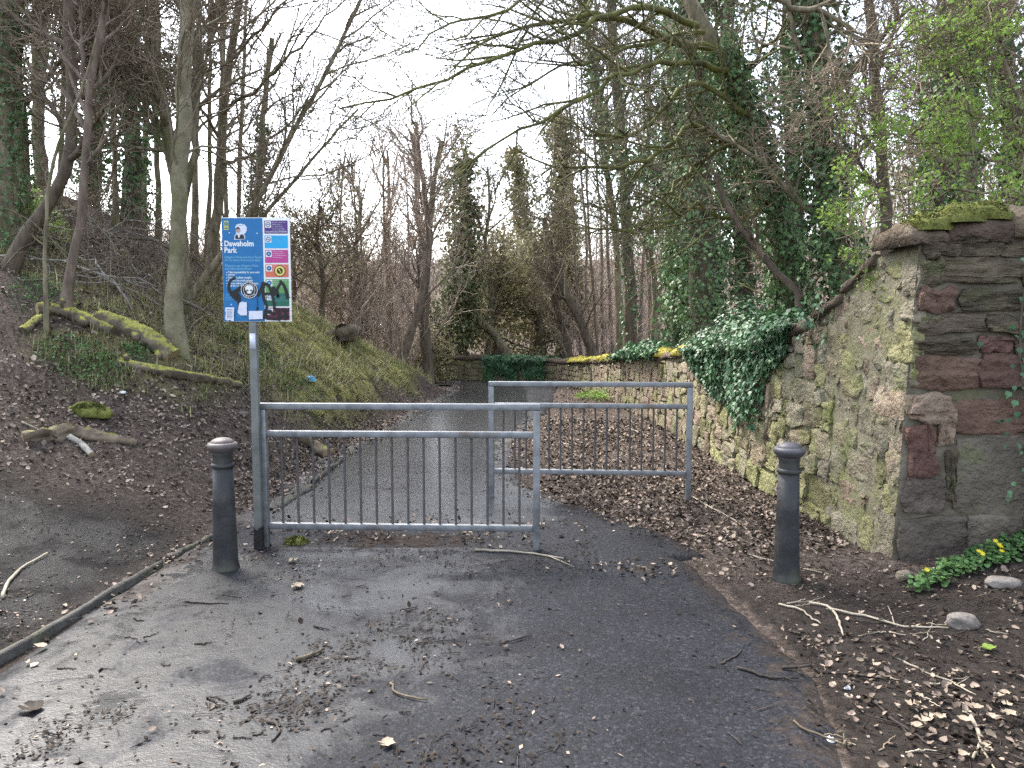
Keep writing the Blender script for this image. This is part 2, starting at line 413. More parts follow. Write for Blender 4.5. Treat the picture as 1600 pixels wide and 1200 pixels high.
pmat('galv_post', [(0.3, (0.1445, 0.1487, 0.136)), (0.55, (0.2125, 0.221, 0.2082)), (0.8, (0.289, 0.2975, 0.2932))], 9, detail=8, rough=(.45, .7), bump=.12, bscale=50, bdist=.004, metal=.45)
pmat('bar_metal', [(0.3, (0.072, 0.066, 0.0648)), (0.6, (0.132, 0.126, 0.1248)), (0.8, (0.192, 0.186, 0.1848))], 9, detail=6, rough=(.45, .65), bump=0, metal=.5)
pmat('bitumen', [(.3, (.012, .011, .011)), (.7, (.035, .03, .028))], 20, bump=.4)
pmat('iron', [(.3, (.012, .012, .013)), (.5, (.026, .026, .027)), (.66, (.05, .047, .044)), (.82, (.085, .075, .066))], 7, detail=9, rough=(.42, .75), bump=.35, bscale=45, bdist=.006, spec=.45, second=(2.6, .5, .7, (.05, .055, .028)))
pmat('iron_cap', [(.3, (.075, .06, .057)), (.55, (.125, .10, .096)), (.8, (.18, .15, .145))], 12, detail=8, rough=(.45, .7), bump=.25, bscale=60, bdist=.004, spec=.5)
pmat('iron_cap_dark', [(.3, (.045, .042, .048)), (.55, (.08, .076, .085)), (.8, (.125, .12, .13))], 12, detail=8, rough=(.4, .62), bump=.25, bscale=60, bdist=.004, spec=.5)
pmat('kerb_concrete', [(0.3, (0.0367, 0.0347, 0.0304)), (0.55, (0.0682, 0.0645, 0.0567)), (0.8, (0.105, 0.0997, 0.0892))], 12, detail=8, bump=.6, bscale=50, second=(3, .5, .7, (.10, .105, .05)))
pmat('rock', [(.3, (.12, .105, .09)), (.55, (.23, .205, .18)), (.8, (.33, .30, .27))], 9, detail=8, bump=.7, objr=.2)
pmat('petal', [(0.3, (0.6, 0.48, 0.016)), (0.7, (0.72, 0.6, 0.04))], 9, bump=0, rough=(.35, .5), transl=.2)
flat('litter_white', (.75, .76, .78), .5)
flat('litter_blue', (.04, .34, .62), .35)
flat('wood_fresh', (.36, .26, .15), .8)

def ground_material():
    m, n, l = nodes_of('soil')
    out = n.new("ShaderNodeOutputMaterial"); bs = n.new("ShaderNodeBsdfPrincipled")
    vec = coords(n, l)
    at = n.new("ShaderNodeAttribute"); at.attribute_name = 'cover'     # R grass/moss, G mud, B leaf mould
    sp = n.new("ShaderNodeSeparateColor"); l.new(at.outputs['Color'], sp.inputs[0])
    t1 = noise_node(n, l, vec, 7, 9, .72)
    soil = ramp(n, [(.3, (.022, .0185, .016)), (.5, (.046, .038, .033)), (.72, (.085, .071, .06))]); l.new(t1.outputs['Fac'], soil.inputs['Fac'])
    mould = ramp(n, [(.3, (.035, .028, .024)), (.48, (.085, .066, .055)), (.6, (.15, .12, .10)), (.75, (.26, .215, .18))])
    t2 = noise_node(n, l, vec, 26, 6, .75); l.new(t2.outputs['Fac'], mould.inputs['Fac'])
    mud = ramp(n, [(.32, (.006, .0056, .0056)), (.5, (.0145, .0137, .0135)), (.68, (.031, .029, .028))]); l.new(t1.outputs['Fac'], mud.inputs['Fac'])
    gr = ramp(n, [(.3, (.12, .11, .045)), (.5, (.25, .24, .08)), (.75, (.40, .37, .13))])
    t3 = noise_node(n, l, vec, 14, 6, .7); l.new(t3.outputs['Fac'], gr.inputs['Fac'])
    c = mixc(n, l, sp.outputs['Blue'], soil.outputs[0], mould.outputs[0])
    c = mixc(n, l, sp.outputs['Green'], c, mud.outputs[0])
    brk = noise_node(n, l, vec, 3.5, 5, .6)
    mul = n.new("ShaderNodeMath"); mul.operation = 'MULTIPLY'; l.new(sp.outputs['Red'], mul.inputs[0])
    rb = ramp(n, [(.36, (0, 0, 0)), (.55, (1, 1, 1))]); l.new(brk.outputs['Fac'], rb.inputs['Fac']); l.new(rb.outputs[0], mul.inputs[1])
    c = mixc(n, l, mul.outputs[0], c, gr.outputs[0])
    l.new(c, bs.inputs['Base Color'])
    wr = n.new("ShaderNodeMapRange"); wr.inputs[3].default_value = .92; wr.inputs[4].default_value = .08
    wet = noise_node(n, l, vec, 2.2, 4); wm = n.new("ShaderNodeMath"); wm.operation = 'MULTIPLY'
    l.new(wet.outputs['Fac'], wm.inputs[0]); l.new(sp.outputs['Green'], wm.inputs[1]); l.new(wm.outputs[0], wr.inputs[0])
    l.new(wr.outputs[0], bs.inputs['Roughness'])
    ws = n.new("ShaderNodeMapRange"); ws.inputs[1].default_value = .4; ws.inputs[2].default_value = .7; ws.inputs[3].default_value = .08; ws.inputs[4].default_value = .4; l.new(wm.outputs[0], ws.inputs[0]); l.new(ws.outputs[0], bs.inputs['Specular IOR Level'])
    tb = noise_node(n, l, vec, 34, 9, .8); bp = n.new("ShaderNodeBump"); bp.inputs['Strength'].default_value = .9; bp.inputs['Distance'].default_value = .032
    l.new(tb.outputs['Fac'], bp.inputs['Height']); l.new(bp.outputs[0], bs.inputs['Normal'])
    l.new(bs.outputs[0], out.inputs['Surface']); M['soil'] = m
def asphalt_material():
    m, n, l = nodes_of('asphalt')
    out = n.new("ShaderNodeOutputMaterial"); bs = n.new("ShaderNodeBsdfPrincipled")
    vec = coords(n, l)
    at = n.new("ShaderNodeAttribute"); at.attribute_name = 'cover'     # R silt film, G leaf mould at the edges
    sp = n.new("ShaderNodeSeparateColor"); l.new(at.outputs['Color'], sp.inputs[0])
    vo = n.new("ShaderNodeTexVoronoi"); vo.inputs['Scale'].default_value = 85; l.new(vec, vo.inputs['Vector'])
    gsep = n.new("ShaderNodeSeparateColor"); l.new(vo.outputs['Color'], gsep.inputs[0])
    agg = ramp(n, [(0., (.009, .0095, .0115)), (.5, (.015, .016, .0195)), (.85, (.021, .022, .027)), (1., (.04, .04, .046))]); l.new(gsep.outputs[0], agg.inputs['Fac'])
    grain = noise_node(n, l, vec, 85, 2, .6)
    big = noise_node(n, l, vec, 1.1, 6, .6)
    bigr = ramp(n, [(.34, (.62, .62, .66)), (.5, (.95, .95, .97)), (.68, (1.3, 1.29, 1.3))]); l.new(big.outputs['Fac'], bigr.inputs['Fac'])
    c = mixc(n, l, 1.0, agg.outputs[0], bigr.outputs[0], 'MULTIPLY')
    # fine silt and mud film with its own ragged outline
    s1 = noise_node(n, l, vec, 2.6, 9, .68, .6)
    ad = n.new("ShaderNodeMath"); ad.operation = 'ADD'; l.new(s1.outputs['Fac'], ad.inputs[0]); l.new(sp.outputs['Red'], ad.inputs[1])
    sm = ramp(n, [(.74, (0, 0, 0)), (1.0, (1, 1, 1))]); l.new(ad.outputs[0], sm.inputs['Fac'])
    sil = ramp(n, [(.32, (.012, .0122, .013)), (.5, (.021, .0215, .023)), (.68, (.032, .0325, .034))]); t5 = noise_node(n, l, vec, 60, 6, .75); l.new(t5.outputs['Fac'], sil.inputs['Fac'])
    sfac = n.new("ShaderNodeMath"); sfac.operation = 'MULTIPLY'; sfac.inputs[1].default_value = .85; l.new(sm.outputs[0], sfac.inputs[0])
    c = mixc(n, l, sfac.outputs[0], c, sil.outputs[0])
    s2 = noise_node(n, l, vec, 7, 9, .7)
    ad2 = n.new("ShaderNodeMath"); ad2.operation = 'ADD'; l.new(s2.outputs['Fac'], ad2.inputs[0]); l.new(sp.outputs['Green'], ad2.inputs[1])
    mm = ramp(n, [(.85, (0, 0, 0)), (1.0, (1, 1, 1))]); l.new(ad2.outputs[0], mm.inputs['Fac'])
    mo = ramp(n, [(.3, (.014, .0115, .010)), (.5, (.034, .027, .0235)), (.75, (.075, .06, .05))]); t6 = noise_node(n, l, vec, 26, 7, .7); l.new(t6.outputs['Fac'], mo.inputs['Fac'])
    c = mixc(n, l, mm.outputs[0], c, mo.outputs[0])
    l.new(c, bs.inputs['Base Color'])
    # wet sheen where silt lies
    ro = n.new("ShaderNodeMapRange"); ro.inputs[3].default_value = .64; ro.inputs[4].default_value = .26; l.new(sm.outputs[0], ro.inputs[0])
    ro2 = n.new("ShaderNodeMath"); ro2.operation = 'MULTIPLY_ADD'; ro2.inputs[1].default_value = .5; l.new(mm.outputs[0], ro2.inputs[0]); l.new(ro.outputs[0], ro2.inputs[2])
    l.new(ro2.outputs[0], bs.inputs['Roughness'])
    sl = n.new("ShaderNodeMapRange"); sl.inputs[3].default_value = .13; sl.inputs[4].default_value = .46; l.new(sm.outputs[0], sl.inputs[0]); l.new(sl.outputs[0], bs.inputs['Specular IOR Level'])
    h = n.new("ShaderNodeMath"); h.operation = 'MULTIPLY_ADD'; h.inputs[1].default_value = 1.0
    iv = n.new("ShaderNodeMath"); iv.operation = 'SUBTRACT'; iv.inputs[0].default_value = 1.0; l.new(sm.outputs[0], iv.inputs[1])
    mv = n.new("ShaderNodeMath"); mv.operation = 'MULTIPLY'; l.new(grain.outputs['Fac'], mv.inputs[0]); l.new(iv.outputs[0], mv.inputs[1])
    l.new(mv.outputs[0], h.inputs[0]); sc_ = n.new("ShaderNodeMath"); sc_.operation = 'MULTIPLY'; sc_.inputs[1].default_value = .25
    l.new(t5.outputs['Fac'], sc_.inputs[0]); l.new(sc_.outputs[0], h.inputs[2])
    bp = n.new("ShaderNodeBump"); bp.inputs['Strength'].default_value = .6; bp.inputs['Distance'].default_value = .006
    l.new(h.outputs[0], bp.inputs['Height']); l.new(bp.outputs[0], bs.inputs['Normal'])
    l.new(bs.outputs[0], out.inputs['Surface']); M['asphalt'] = m
ground_material(); asphalt_material()

# ------------------------------------------------------------------ terrain
CTRL = np.array([
 (-2.5,-8,0),(-2.5,-2,0),(-2.5,2,0),(-2.5,4,0),(-2.5,5.5,0),(-2.45,7.5,.05),(-2.4,9,.1),(-2.2,12,.12),(-1.9,16,.1),(-1.5,19,.05),
 (-3.4,6,.18),(-4,7,.51),(-4.2,7.8,.76),(-4,8.3,.95),(-3.35,7.5,.43),(-4,9.3,1.35),(-2.8,5.6,.04),(-3,4.5,.03),(-4,4.5,.06),(-5,4.5,.15),
 (-4.4,6.2,.45),(-3,2,.02),(-6,2,.1),(-6,-4,.1),(-6.2,11,2.5),(-7.2,11,3.15),(-6.3,13,3.0),(-9.1,14,4.3),(-5,13,2.2),(-3.4,12,1.07),(-3.4,16,1.35),
 (-2.6,17,.75),(-2.73,12,.62),(-1.9,18.5,.3),(-2.75,9.5,.25),(-6,6,.9),(-8,7,1.9),(-8,10,3.3),(-12,12,5.0),(-12,18,4.4),(-7,18.5,2.0),(-4,18.7,.9),
 (-20,10,6),(-22,30,6),(-10,2,.5),(-20,-5,1.5),(-6,21.2,.2),(-14,21.5,.9),(-9,25,.8),
 (0,2,0),(0,8,0),(0,14,0),(0,19,0),(2,2,0),(2,8,0),(1.5,15,0),(3,4.8,.12),(3.6,4.8,.25),(4,3,.1),(6,3,.3),(6,-4,.1),(0,-20,0),
 (0,24,.2),(8,24,.5),(0,40,1.6),(0,70,5.5),(-25,60,6),(25,60,8),(0,130,11),(60,60,12),(-60,60,12),(-60,0,8),(60,0,6),(90,130,16),(-90,130,16)], float)
def _tps(r2): return .5*r2*np.log(np.maximum(r2, 1e-12))
def _fit():
    n = len(CTRL); d = CTRL[:, None, :2]-CTRL[None, :, :2]
    K = _tps((d**2).sum(-1))+np.eye(n)*.02
    P = np.hstack([np.ones((n, 1)), CTRL[:, :2]])
    A = np.block([[K, P], [P.T, np.zeros((3, 3))]])
    return np.linalg.solve(A, np.concatenate([CTRL[:, 2], np.zeros(3)]))
_W = _fit()
def rbf(x, y):
    x, y = np.asarray(x, float), np.asarray(y, float); sh = np.broadcast(x, y).shape
    x, y = np.broadcast_to(x, sh).ravel(), np.broadcast_to(y, sh).ravel()
    out = np.empty(len(x))
    for s in range(0, len(x), 20000):
        a, b = x[s:s+20000], y[s:s+20000]
        r2 = (a[:, None]-CTRL[None, :, 0])**2+(b[:, None]-CTRL[None, :, 1])**2
        out[s:s+20000] = _tps(r2)@_W[:-3]+_W[-3]+_W[-2]*a+_W[-1]*b
    return out.reshape(sh)
# foot of the wall face, from the near corner along the path and round the far bend
WALL = np.array([(2.53,5.1),(2.49,6.1),(2.43,7.8),(2.40,10.5),(2.2,13.6),(1.89,17.6),(1.25,20.4),(.3,21.4),(-1.4,21.9),(-4,22.4),(-9,23.2)])
WP = spline(np.hstack([WALL, np.zeros((len(WALL), 1))]), 500)[:, :2]
WS = np.concatenate([[0], np.cumsum(np.linalg.norm(np.diff(WP, axis=0), axis=1))])
def wall_x(y): return np.interp(y, WP[:300, 1], WP[:300, 0])
_k = np.argmax(WP[:, 0] < 1.2)
def wall_pt(s):
    s = np.asarray(s, float)
    x, y = np.interp(s, WS, WP[:, 0]), np.interp(s, WS, WP[:, 1])
    e = .05
    tx = np.interp(s+e, WS, WP[:, 0])-np.interp(s-e, WS, WP[:, 0]); ty = np.interp(s+e, WS, WP[:, 1])-np.interp(s-e, WS, WP[:, 1])
    L = np.hypot(tx, ty)+1e-9
    return x, y, -ty/L, tx/L            # position and normal facing the path
YW = np.array([4.9, 5.1, 5.8, 6.3, 6.9, 7.7, 10.4, 12.7, 17.4, 20.4]); ZW = np.array([2.2, 2.2, 2.05, 1.76, 1.56, 1.33, 1.2, 1.07, .74, .6])
def wall_top(s):
    x, y, _, _ = wall_pt(s)
    z = np.interp(y, YW, ZW)
    return z+.02*vnoise(np.asarray(s)*2.1, np.asarray(s)*0, 0, 5)
def xl(y): return np.interp(y, [-10, 5, 9, 12, 16, 18.6, 19.6, 20.2], [-2.45, -2.45, -2.4, -2.15, -1.85, -1.55, -1.9, -14])
def xr(y): return np.interp(y, [-10, 2.5, 3.5, 4.2, 5.2, 5.7, 6.1, 6.6, 7.2, 7.8, 9, 10.5, 14, 19, 20.2, 21.5],
                            [1.0, 1.2, 1.42, 1.4, 1.28, 1.15, .95, .6, .2, -.05, -.2, -.2, .45, .95, .9, 0.])
def behind_wall(x, y):
    d = np.full(np.shape(x), -1.0)
    a = np.where((y > 5.25), x-(np.interp(y, WP[:_k, 1], WP[:_k, 0])+.22), -1)
    far = np.interp(x, WP[_k:, 0][::-1], WP[_k:, 1][::-1])+.2
    b = np.where(x < 1.2, y-far, np.where(y > 20.4, 1, a))
    return np.where(y < 20.4, np.where(x < 1.2, np.minimum(b, a), a), b)
def H(x, y, rough=True):
    x, y = np.broadcast_arrays(np.asarray(x, float), np.asarray(y, float))
    z = rbf(x, y)
    # the path and its verge up to the wall are level
    dl = xl(y)-x
    far = np.interp(x, WP[_k:, 0][::-1], WP[_k:, 1][::-1])
    out = sstep(-.1, .55, dl)
    turn = np.where((y > 19.4) & (x < 0), sstep(19.9, 19.2, y), 1)
    z = np.where((y > 19.2) & (x < 0) & (y < far+.2), z*np.where(x < -1.5, turn, 0), np.where((dl < .55) & (y < 21.9) & (x < 2.7) & (y > -30), z*out, z))
    near_r = (y < 5.25) & (x > 1.4)
    z = np.where(near_r, np.maximum(rbf(x, y), 0)*sstep(1.6, 2.8, x), z)
    bw = behind_wall(x, y)
    hr = np.interp(y, [5, 9, 14, 21, 40], [.95, .85, .55, .3, .3])+.13*np.maximum(0, x-2.6)
    w = sstep(22, 32, y)
    z = np.where(bw > 0, hr*(1-w)+z*w, z)
    if rough:
        pm = sstep(-.25, .35, np.where((y > 19.4) & (x < .9), -1., np.maximum(xl(y)-x, x-xr(y))))
        z = z+(pm-1)*.03+pm*((.035+.05*sstep(0, 1, z))*fbm(x*1.3, y*1.3, 0, 3)+(.016+.03*sstep(0, .8, z))*fbm(x*5, y*5, 0, 9))
        z = z+sstep(22, 60, y)*.6*fbm(x*.2, y*.2, 0, 4)
    return z
def cover(x, y):
    """grass, mud, mould in 0..1 at a place"""
    dl = xl(y)-x
    nz = fbm(x*.9, y*.9, 0, 21)
    grass = sstep(9.6, 11.6, y+.7*nz)*sstep(.15, .7, dl+.3*nz)*sstep(3.6, 2.0, dl+.8*nz)*(y < 21)
    grass = np.maximum(grass, .42*sstep(7.9, 8.6, y+.6*nz)*sstep(.8, 1.4, dl)*sstep(3.2, 2.2, dl+.7*nz))
    grass = np.maximum(grass, .4*sstep(.15, .45, nz)*(dl > 1.5)*(y > 7))
    mud = sstep(6.9, 5.6, y+.5*nz)*sstep(-.2, .3, dl)
    mud = np.maximum(mud, sstep(5.2, 4.4, y+.3*nz)*(x > xr(y))*.55)
    mould = np.clip(1-mud-.6*grass, 0, 1)
    return grass, mud, mould
def build_ground():
    a = np.linspace(0, 1, 150)
    xp = .04*np.arange(0, 115); xp = np.concatenate([xp, xp[-1]+np.cumsum(.04*1.085**np.arange(1, 65))])
    xs = np.concatenate([-xp[:0:-1], xp])
    xs = xs[(xs > -110) & (xs < 110)]
    yn = [-12.]
    while yn[-1] < 150:
        y = yn[-1]; yn.append(y+(.4 if y < 1.5 else .036+.006*max(0, y-2.5) if y < 24 else .16*1.0+.06*(y-24)))
    ys = np.array(yn)
    X, Y = np.meshgrid(xs, ys)
    Z = H(X, Y)
    g, mu, lm = cover(X, Y)
    ny, nx = X.shape
    idx = np.arange(nx*ny).reshape(ny, nx)
    F = np.stack([idx[:-1, :-1], idx[:-1, 1:], idx[1:, 1:], idx[1:, :-1]], -1).reshape(-1, 4)
    me = raw_mesh('ground', np.stack([X, Y, Z], -1).reshape(-1, 3), [F])
    at = me.color_attributes.new('cover', 'FLOAT_COLOR', 'POINT')
    at.data.foreach_set('color', np.stack([g, mu, lm, np.ones_like(g)], -1).astype(np.float32).ravel())
    o = link('ground', me, 'soil', kind='structure')
    o["label"] = "muddy woodland floor rising to a leaf-strewn bank"
build_ground()
def build_path():
    ys = np.concatenate([np.arange(-12, 1.5, .4), np.arange(1.5, 20.3, .05)])
    u = np.linspace(0, 1, 64)
    L = xl(np.minimum(ys, 19)); R = xr(ys)
    L = L+.05*fbm(ys*2.5, ys*0, 0, 31); R = R+.09*fbm(ys*2.2, ys*0, 0, 33)+.25*(ys > 5.4)
    X = L[:, None]+(R-L)[:, None]*u[None]; Y = np.repeat(ys[:, None], len(u), 1)
    # the bend to the left beyond the bank
    bend = sstep(17.2, 20.3, Y)
    X2 = X-bend*0; 
    e = np.minimum(u, 1-u)[None]*(R-L)[:, None]
    Z = .012+.006*fbm(X*1.2, Y*1.2, 0, 41)-.045*sstep(.16, 0, e)
    ny, nx = X.shape; idx = np.arange(nx*ny).reshape(ny, nx)
    F = np.stack([idx[:-1, :-1], idx[:-1, 1:], idx[1:, 1:], idx[1:, :-1]], -1).reshape(-1, 4)
    V = np.stack([X2, Y, Z], -1).reshape(-1, 3)
    # sheet round the bend
    xs2 = np.arange(-12, 1.2, .15); v = np.linspace(0, 1, 14)
    Bx = np.repeat(xs2[:, None], len(v), 1)
    y0 = np.full(len(xs2), 20.25); y1 = np.interp(xs2, WP[::-1, 0][:380], WP[::-1, 1][:380])+.05
    By = y0[:, None]+(np.maximum(y1, y0+.05)-y0)[:, None]*v[None]
    Bz = .012+.006*fbm(Bx*1.2, By*1.2, 0, 41)
    i2 = np.arange(Bx.size).reshape(Bx.shape)+len(V)
    F2 = np.stack([i2[:-1, :-1], i2[1:, :-1], i2[1:, 1:], i2[:-1, 1:]], -1).reshape(-1, 4)
    V = np.concatenate([V, np.stack([Bx, By, Bz], -1).reshape(-1, 3)])
    me = raw_mesh('path', V, [F, F2])
    x, y = V[:, 0], V[:, 1]
    silt = np.clip(.40*sstep(.5, -.9, x+.6*fbm(x*.7, y*.7, 0, 51))*(y < 5.6)+.72*sstep(5.6, 6.8, y)*sstep(.9, -.1, x), 0, .72)
    wid = (xr(y)+.25*(y > 5.4)-x)
    mo = np.clip(.46*sstep(.75, .0, wid)+.5*sstep(.9, .0, x-xl(np.minimum(y, 19)))*(y > 4.5)+.3*sstep(.35, .0, x-xl(np.minimum(y, 19))), 0, .6)
    mo = np.maximum(mo, .55*np.exp(-(((x+.85)/1.15)**2+((y-5.75)/.42)**2)*1.3))
    mo = np.maximum(mo, .5*np.exp(-(((x-.86)/.28)**2+((y-5.05)/.22)**2)*1.3))
    at = me.color_attributes.new('cover', 'FLOAT_COLOR', 'POINT')
    at.data.foreach_set('color', np.stack([silt, mo, silt*0, silt*0+1], -1).astype(np.float32).ravel())
    o = link('path', me, 'asphalt', kind='structure')
    o["label"] = "wet dark tarmac path leading past the barriers"
build_path()
# ------------------------------------------------------------------ stone wall
def stone_mesh(name, mapf, u0, u1, v0, v1, proud, rng, n=5, round_=.3, lump=.02, gap=.012, jit=.012, edge=.008, strata=0.):
    """one stone: a lumpy rounded front with sides; mapf(u, v, depth) -> world"""
    g = np.linspace(-1, 1, n)
    A, B = np.meshgrid(g, g)
    r = 1-round_*.22*(np.abs(A)**3*np.abs(B)**3)                       # clipped corners
    hw, hh = (u1-u0)/2-gap, (v1-v0)/2-gap
    cu, cv = (u0+u1)/2, (v0+v1)/2
    k = rng.integers(0, 9999)
    Au = cu+hw*A*r+jit*vnoise(A*1.3+k, B*1.3, 0, 1)*1.6; Bv = cv+hh*B*r+jit*vnoise(A*1.3+k, B*1.3, 7, 2)*1.6
    e = np.maximum(np.abs(A), np.abs(B))
    tilt = rng.normal(size=2)*.18
    dep = proud+lump*vnoise(A*1.2+k, B*1.2, 3, 3)+.4*lump*rng.normal(size=A.shape)-edge*(e > .99)*(.3+1.2*rng.random(A.shape))+proud*.5*(tilt[0]*A+tilt[1]*B)
    if strata: dep = dep+strata*vnoise(Au*2.5+k, Bv*38, 1, 5)+strata*.7*vnoise(Au*11+k, Bv*60, 2, 6)+.006*vnoise(Au*22, Bv*22, k, 7)
    P = mapf(Au, Bv, dep).reshape(-1, 3)
    idx = np.arange(n*n).reshape(n, n)
    F = np.stack([idx[:-1, :-1], idx[:-1, 1:], idx[1:, 1:], idx[1:, :-1]], -1).reshape(-1, 4)
    rim = np.concatenate([idx[0, :-1], idx[:-1, -1], idx[-1, :0:-1], idx[:0:-1, 0]])
    back = mapf(Au.ravel()[rim], Bv.ravel()[rim], np.full(len(rim), -.06))
    m = len(rim); f = np.arange(m)+n*n; j = f+m
    F2 = np.stack([f, j, np.roll(j, -1), np.roll(f, -1)], -1)
    return np.concatenate([P, P[rim], back]), [F, F2]
def pack(nu, nv, ok, rng, sizes, probs):
    """fill a grid with stones of uneven size: list of (i, j, w, h)"""
    occ = np.zeros((nu, nv), bool); out = []
    for j in range(nv):
        for i in range(nu):
            if occ[i, j] or not ok(i, j): continue
            w, h = sizes[rng.choice(len(sizes), p=probs)]
            while h > 1 and (j+h > nv or any(not ok(i, j+b) for b in range(h))): h -= 1
            ww = 0
            while ww < w and i+ww < nu and ok(i+ww, j+h-1) and not occ[i+ww, j:j+h].any(): ww += 1
            while ww == 0 and h > 1:
                h -= 1; ww = 0
                while ww < w and i+ww < nu and ok(i+ww, j+h-1) and not occ[i+ww, j:j+h].any(): ww += 1
            if ww == 0: continue
            occ[i:i+ww, j:j+h] = True; out.append((i, j, ww, h))
    return out
BAT = .055
def cap_mesh(P, idx, F, flip):
    V = P.reshape(-1, 3); n0 = len(V); c0, c1 = P[:, 0].mean(0), P[:, -1].mean(0)
    a, b = idx[:, 0], idx[:, -1]
    A = np.stack([np.full(len(a), n0), a, np.roll(a, -1)], -1); B = np.stack([np.full(len(b), n0+1), np.roll(b, -1), b], -1)
    bot = np.stack([idx[0, 1:], idx[0, :-1], idx[-1, :-1], idx[-1, 1:]], -1)
    if flip: A, B, bot = A[:, ::-1], B[:, ::-1], bot[:, ::-1]
    bm = bmesh.new(); vs_ = [bm.verts.new(v) for v in np.concatenate([V, [c0, c1]])]
    for G_ in (F, A, B, bot):
        for f in G_:
            try: bm.faces.new([vs_[i] for i in f])
            except ValueError: pass
    bmesh.ops.recalc_face_normals(bm, faces=bm.faces[:])
    mb = MB(); add_bm(mb, bm); return mb
def face_map(s, z, d):
    x, y, nx, ny = wall_pt(np.maximum(s, .0))
    x = x-(np.minimum(s, 0))*0
    off = d-BAT*z*np.exp(-np.maximum(s, 0)/4)
    ex = np.minimum(s, 0)
    return np.stack([x+nx*off, y+ny*off+ex, z+0*off], -1)
END_Y = 5.08
def end_map(x, z, d): return np.stack([x, END_Y-d+.02*z, z], -1)

def build_wall():
    rng = np.random.default_rng(11)
    t = thing('stone_wall', "old rubble stone wall with mossy coping running beside the path to the far bend", 'wall', (2.6, 5.2, 0))
    # core: mortar face, top and back in one skin
    ss = np.concatenate([np.arange(.02, 5, .05), np.arange(5, 18, .12), np.arange(18, WS[-1], .3)])
    zt = np.linspace(0, 1, 34); V = []
    for s in ss:
        top = float(wall_top(s))
        z = -.3+zt*(top+.3)
        d = .008+.012*fbm(np.full_like(z, s*5), z*5, 0, 61)+.006*fbm(np.full_like(z, s*17), z*17, 0, 62)-.02*sstep(.6, 2.0, s)-.006
        row = face_map(np.full_like(z, s), z, d)
        x, y, nx, ny = wall_pt(s)
        back = np.array([[x-nx*.46, y-ny*.46, top], [x-nx*.46, y-ny*.46, -.3]])
        V.append(np.concatenate([row, back]))
    V = np.array(V); K = V.shape[1]
    idx = np.arange(len(ss)*K).reshape(len(ss), K)
    F = np.stack([idx[:-1, :-1], idx[:-1, 1:], idx[1:, 1:], idx[1:, :-1]], -1).reshape(-1, 4)
    MB().add(V.reshape(-1, 3), F).build('mortar_core', 'mortar', t)
    # the return at the end of the wall, running away to the right
    xs = np.arange(2.50, 6.2, .05); rows = []
    for x in xs:
        top = 2.2+.04*math.sin(x*2.2)+.03*(x-2.5); z = -.1+zt*(top+.1)
        d = .012*fbm(np.full_like(z, x*5), z*5, 0, 63)-.012
        off = np.where(x < 2.62, BAT*z+.006, 0)*(2.62-min(x, 2.62))/.12
        row = end_map(x+off, z, d)
        rows.append(np.concatenate([row, [[max(x, 2.78), END_Y+.5, top], [max(x, 2.78), END_Y+.5, -.1]]]))
    rows = np.array(rows); K = rows.shape[1]; idx = np.arange(len(xs)*K).reshape(len(xs), K)
    F = np.stack([idx[:-1, :-1], idx[1:, :-1], idx[1:, 1:], idx[:-1, 1:]], -1).reshape(-1, 4)
    MB().add(rows.reshape(-1, 3), F, idx[-1:, :]).build('end_mortar', 'mortar_end', t)
    # stones of the face along the path
    cu, cv = .088, .072
    smax = 13.0
    nu, nv = int(smax/cu), 31
    ok = lambda i, j: (j+1)*cv < float(wall_top((i+.5)*cu))-.0 and not (i < 2 and False)
    sizes = [(2, 2), (3, 2), (4, 3), (3, 4), (5, 3), (2, 3), (4, 2), (6, 3), (2, 1), (1, 2), (3, 1)]
    probs = np.array([.12, .16, .17, .11, .09, .12, .09, .03, .05, .03, .03]); probs /= probs.sum()
    st = pack(nu, nv, ok, rng, sizes, probs)
    warp = lambda u, v: (u+.035*vnoise(u*2.2, v*2.2, 1, 71), v+.04*vnoise(u*1.6, v*1.6, 5, 72))
    def wmap(u, v, d):
        a, b = warp(u, v); return face_map(np.maximum(a, -.05), np.maximum(b, -.1), d)
    singles = sorted(st, key=lambda q: (q[0]*cu+.4)**2/(q[2]*q[3]) if q[0]*cu < 5 else 999)[:225]
    sset = set(singles)
    far = {m: MB() for m in ('stone_tan', 'stone_grey', 'stone_green', 'stone_pink')}
    for q in st:
        i, j, w, h = q
        s = (i+w/2)*cu; z = (j+h/2)*cv
        n1 = vnoise(np.array([s*.9]), np.array([z*1.2]), 0, 81)[0]
        p = rng.random()
        low = math.exp(-z/.45)
        if s > 5 and p < .25: m = 'stone_pink'
        elif p < .22+.35*low+.2*n1: m = 'stone_green'
        elif p < .55: m = 'stone_tan'
        elif p < .86: m = 'stone_grey'
        elif p < .93: m = 'stone_pink'
        else: m = 'stone_orange' if s < 6 else 'stone_pink'
        slob = s < 1.6 and vnoise(np.array([s*1.7]), np.array([z*1.5]), 2, 83)[0] > .0      # pointing smeared over the joints near the corner
        proud = rng.uniform(.008, .034) if not slob else rng.uniform(.002, .012)
        gap = rng.uniform(.003, .010) if not slob else rng.uniform(.012, .028)
        if q in sset:
            V, Fs = stone_mesh('stone', wmap, i*cu, (i+w)*cu, j*cv, (j+h)*cv, proud, rng, n=8, gap=gap, lump=.012, jit=.02, strata=.004)
            mb = MB().add(V, *Fs); c = V.mean(0)
            mb.build('stone', m, t, origin=c)
        else:
            V, Fs = stone_mesh('stone', wmap, i*cu, (i+w)*cu, j*cv, (j+h)*cv, proud, rng, n=4, gap=gap, lump=.013)
            far.setdefault(m, MB()).add(V, *Fs)
    for m, mb in far.items():
        if mb.n: mb.build('far_stones', m, t, kind='stuff')
    # stones of the far bend, facing the camera
    mb = MB(); mb2 = MB()
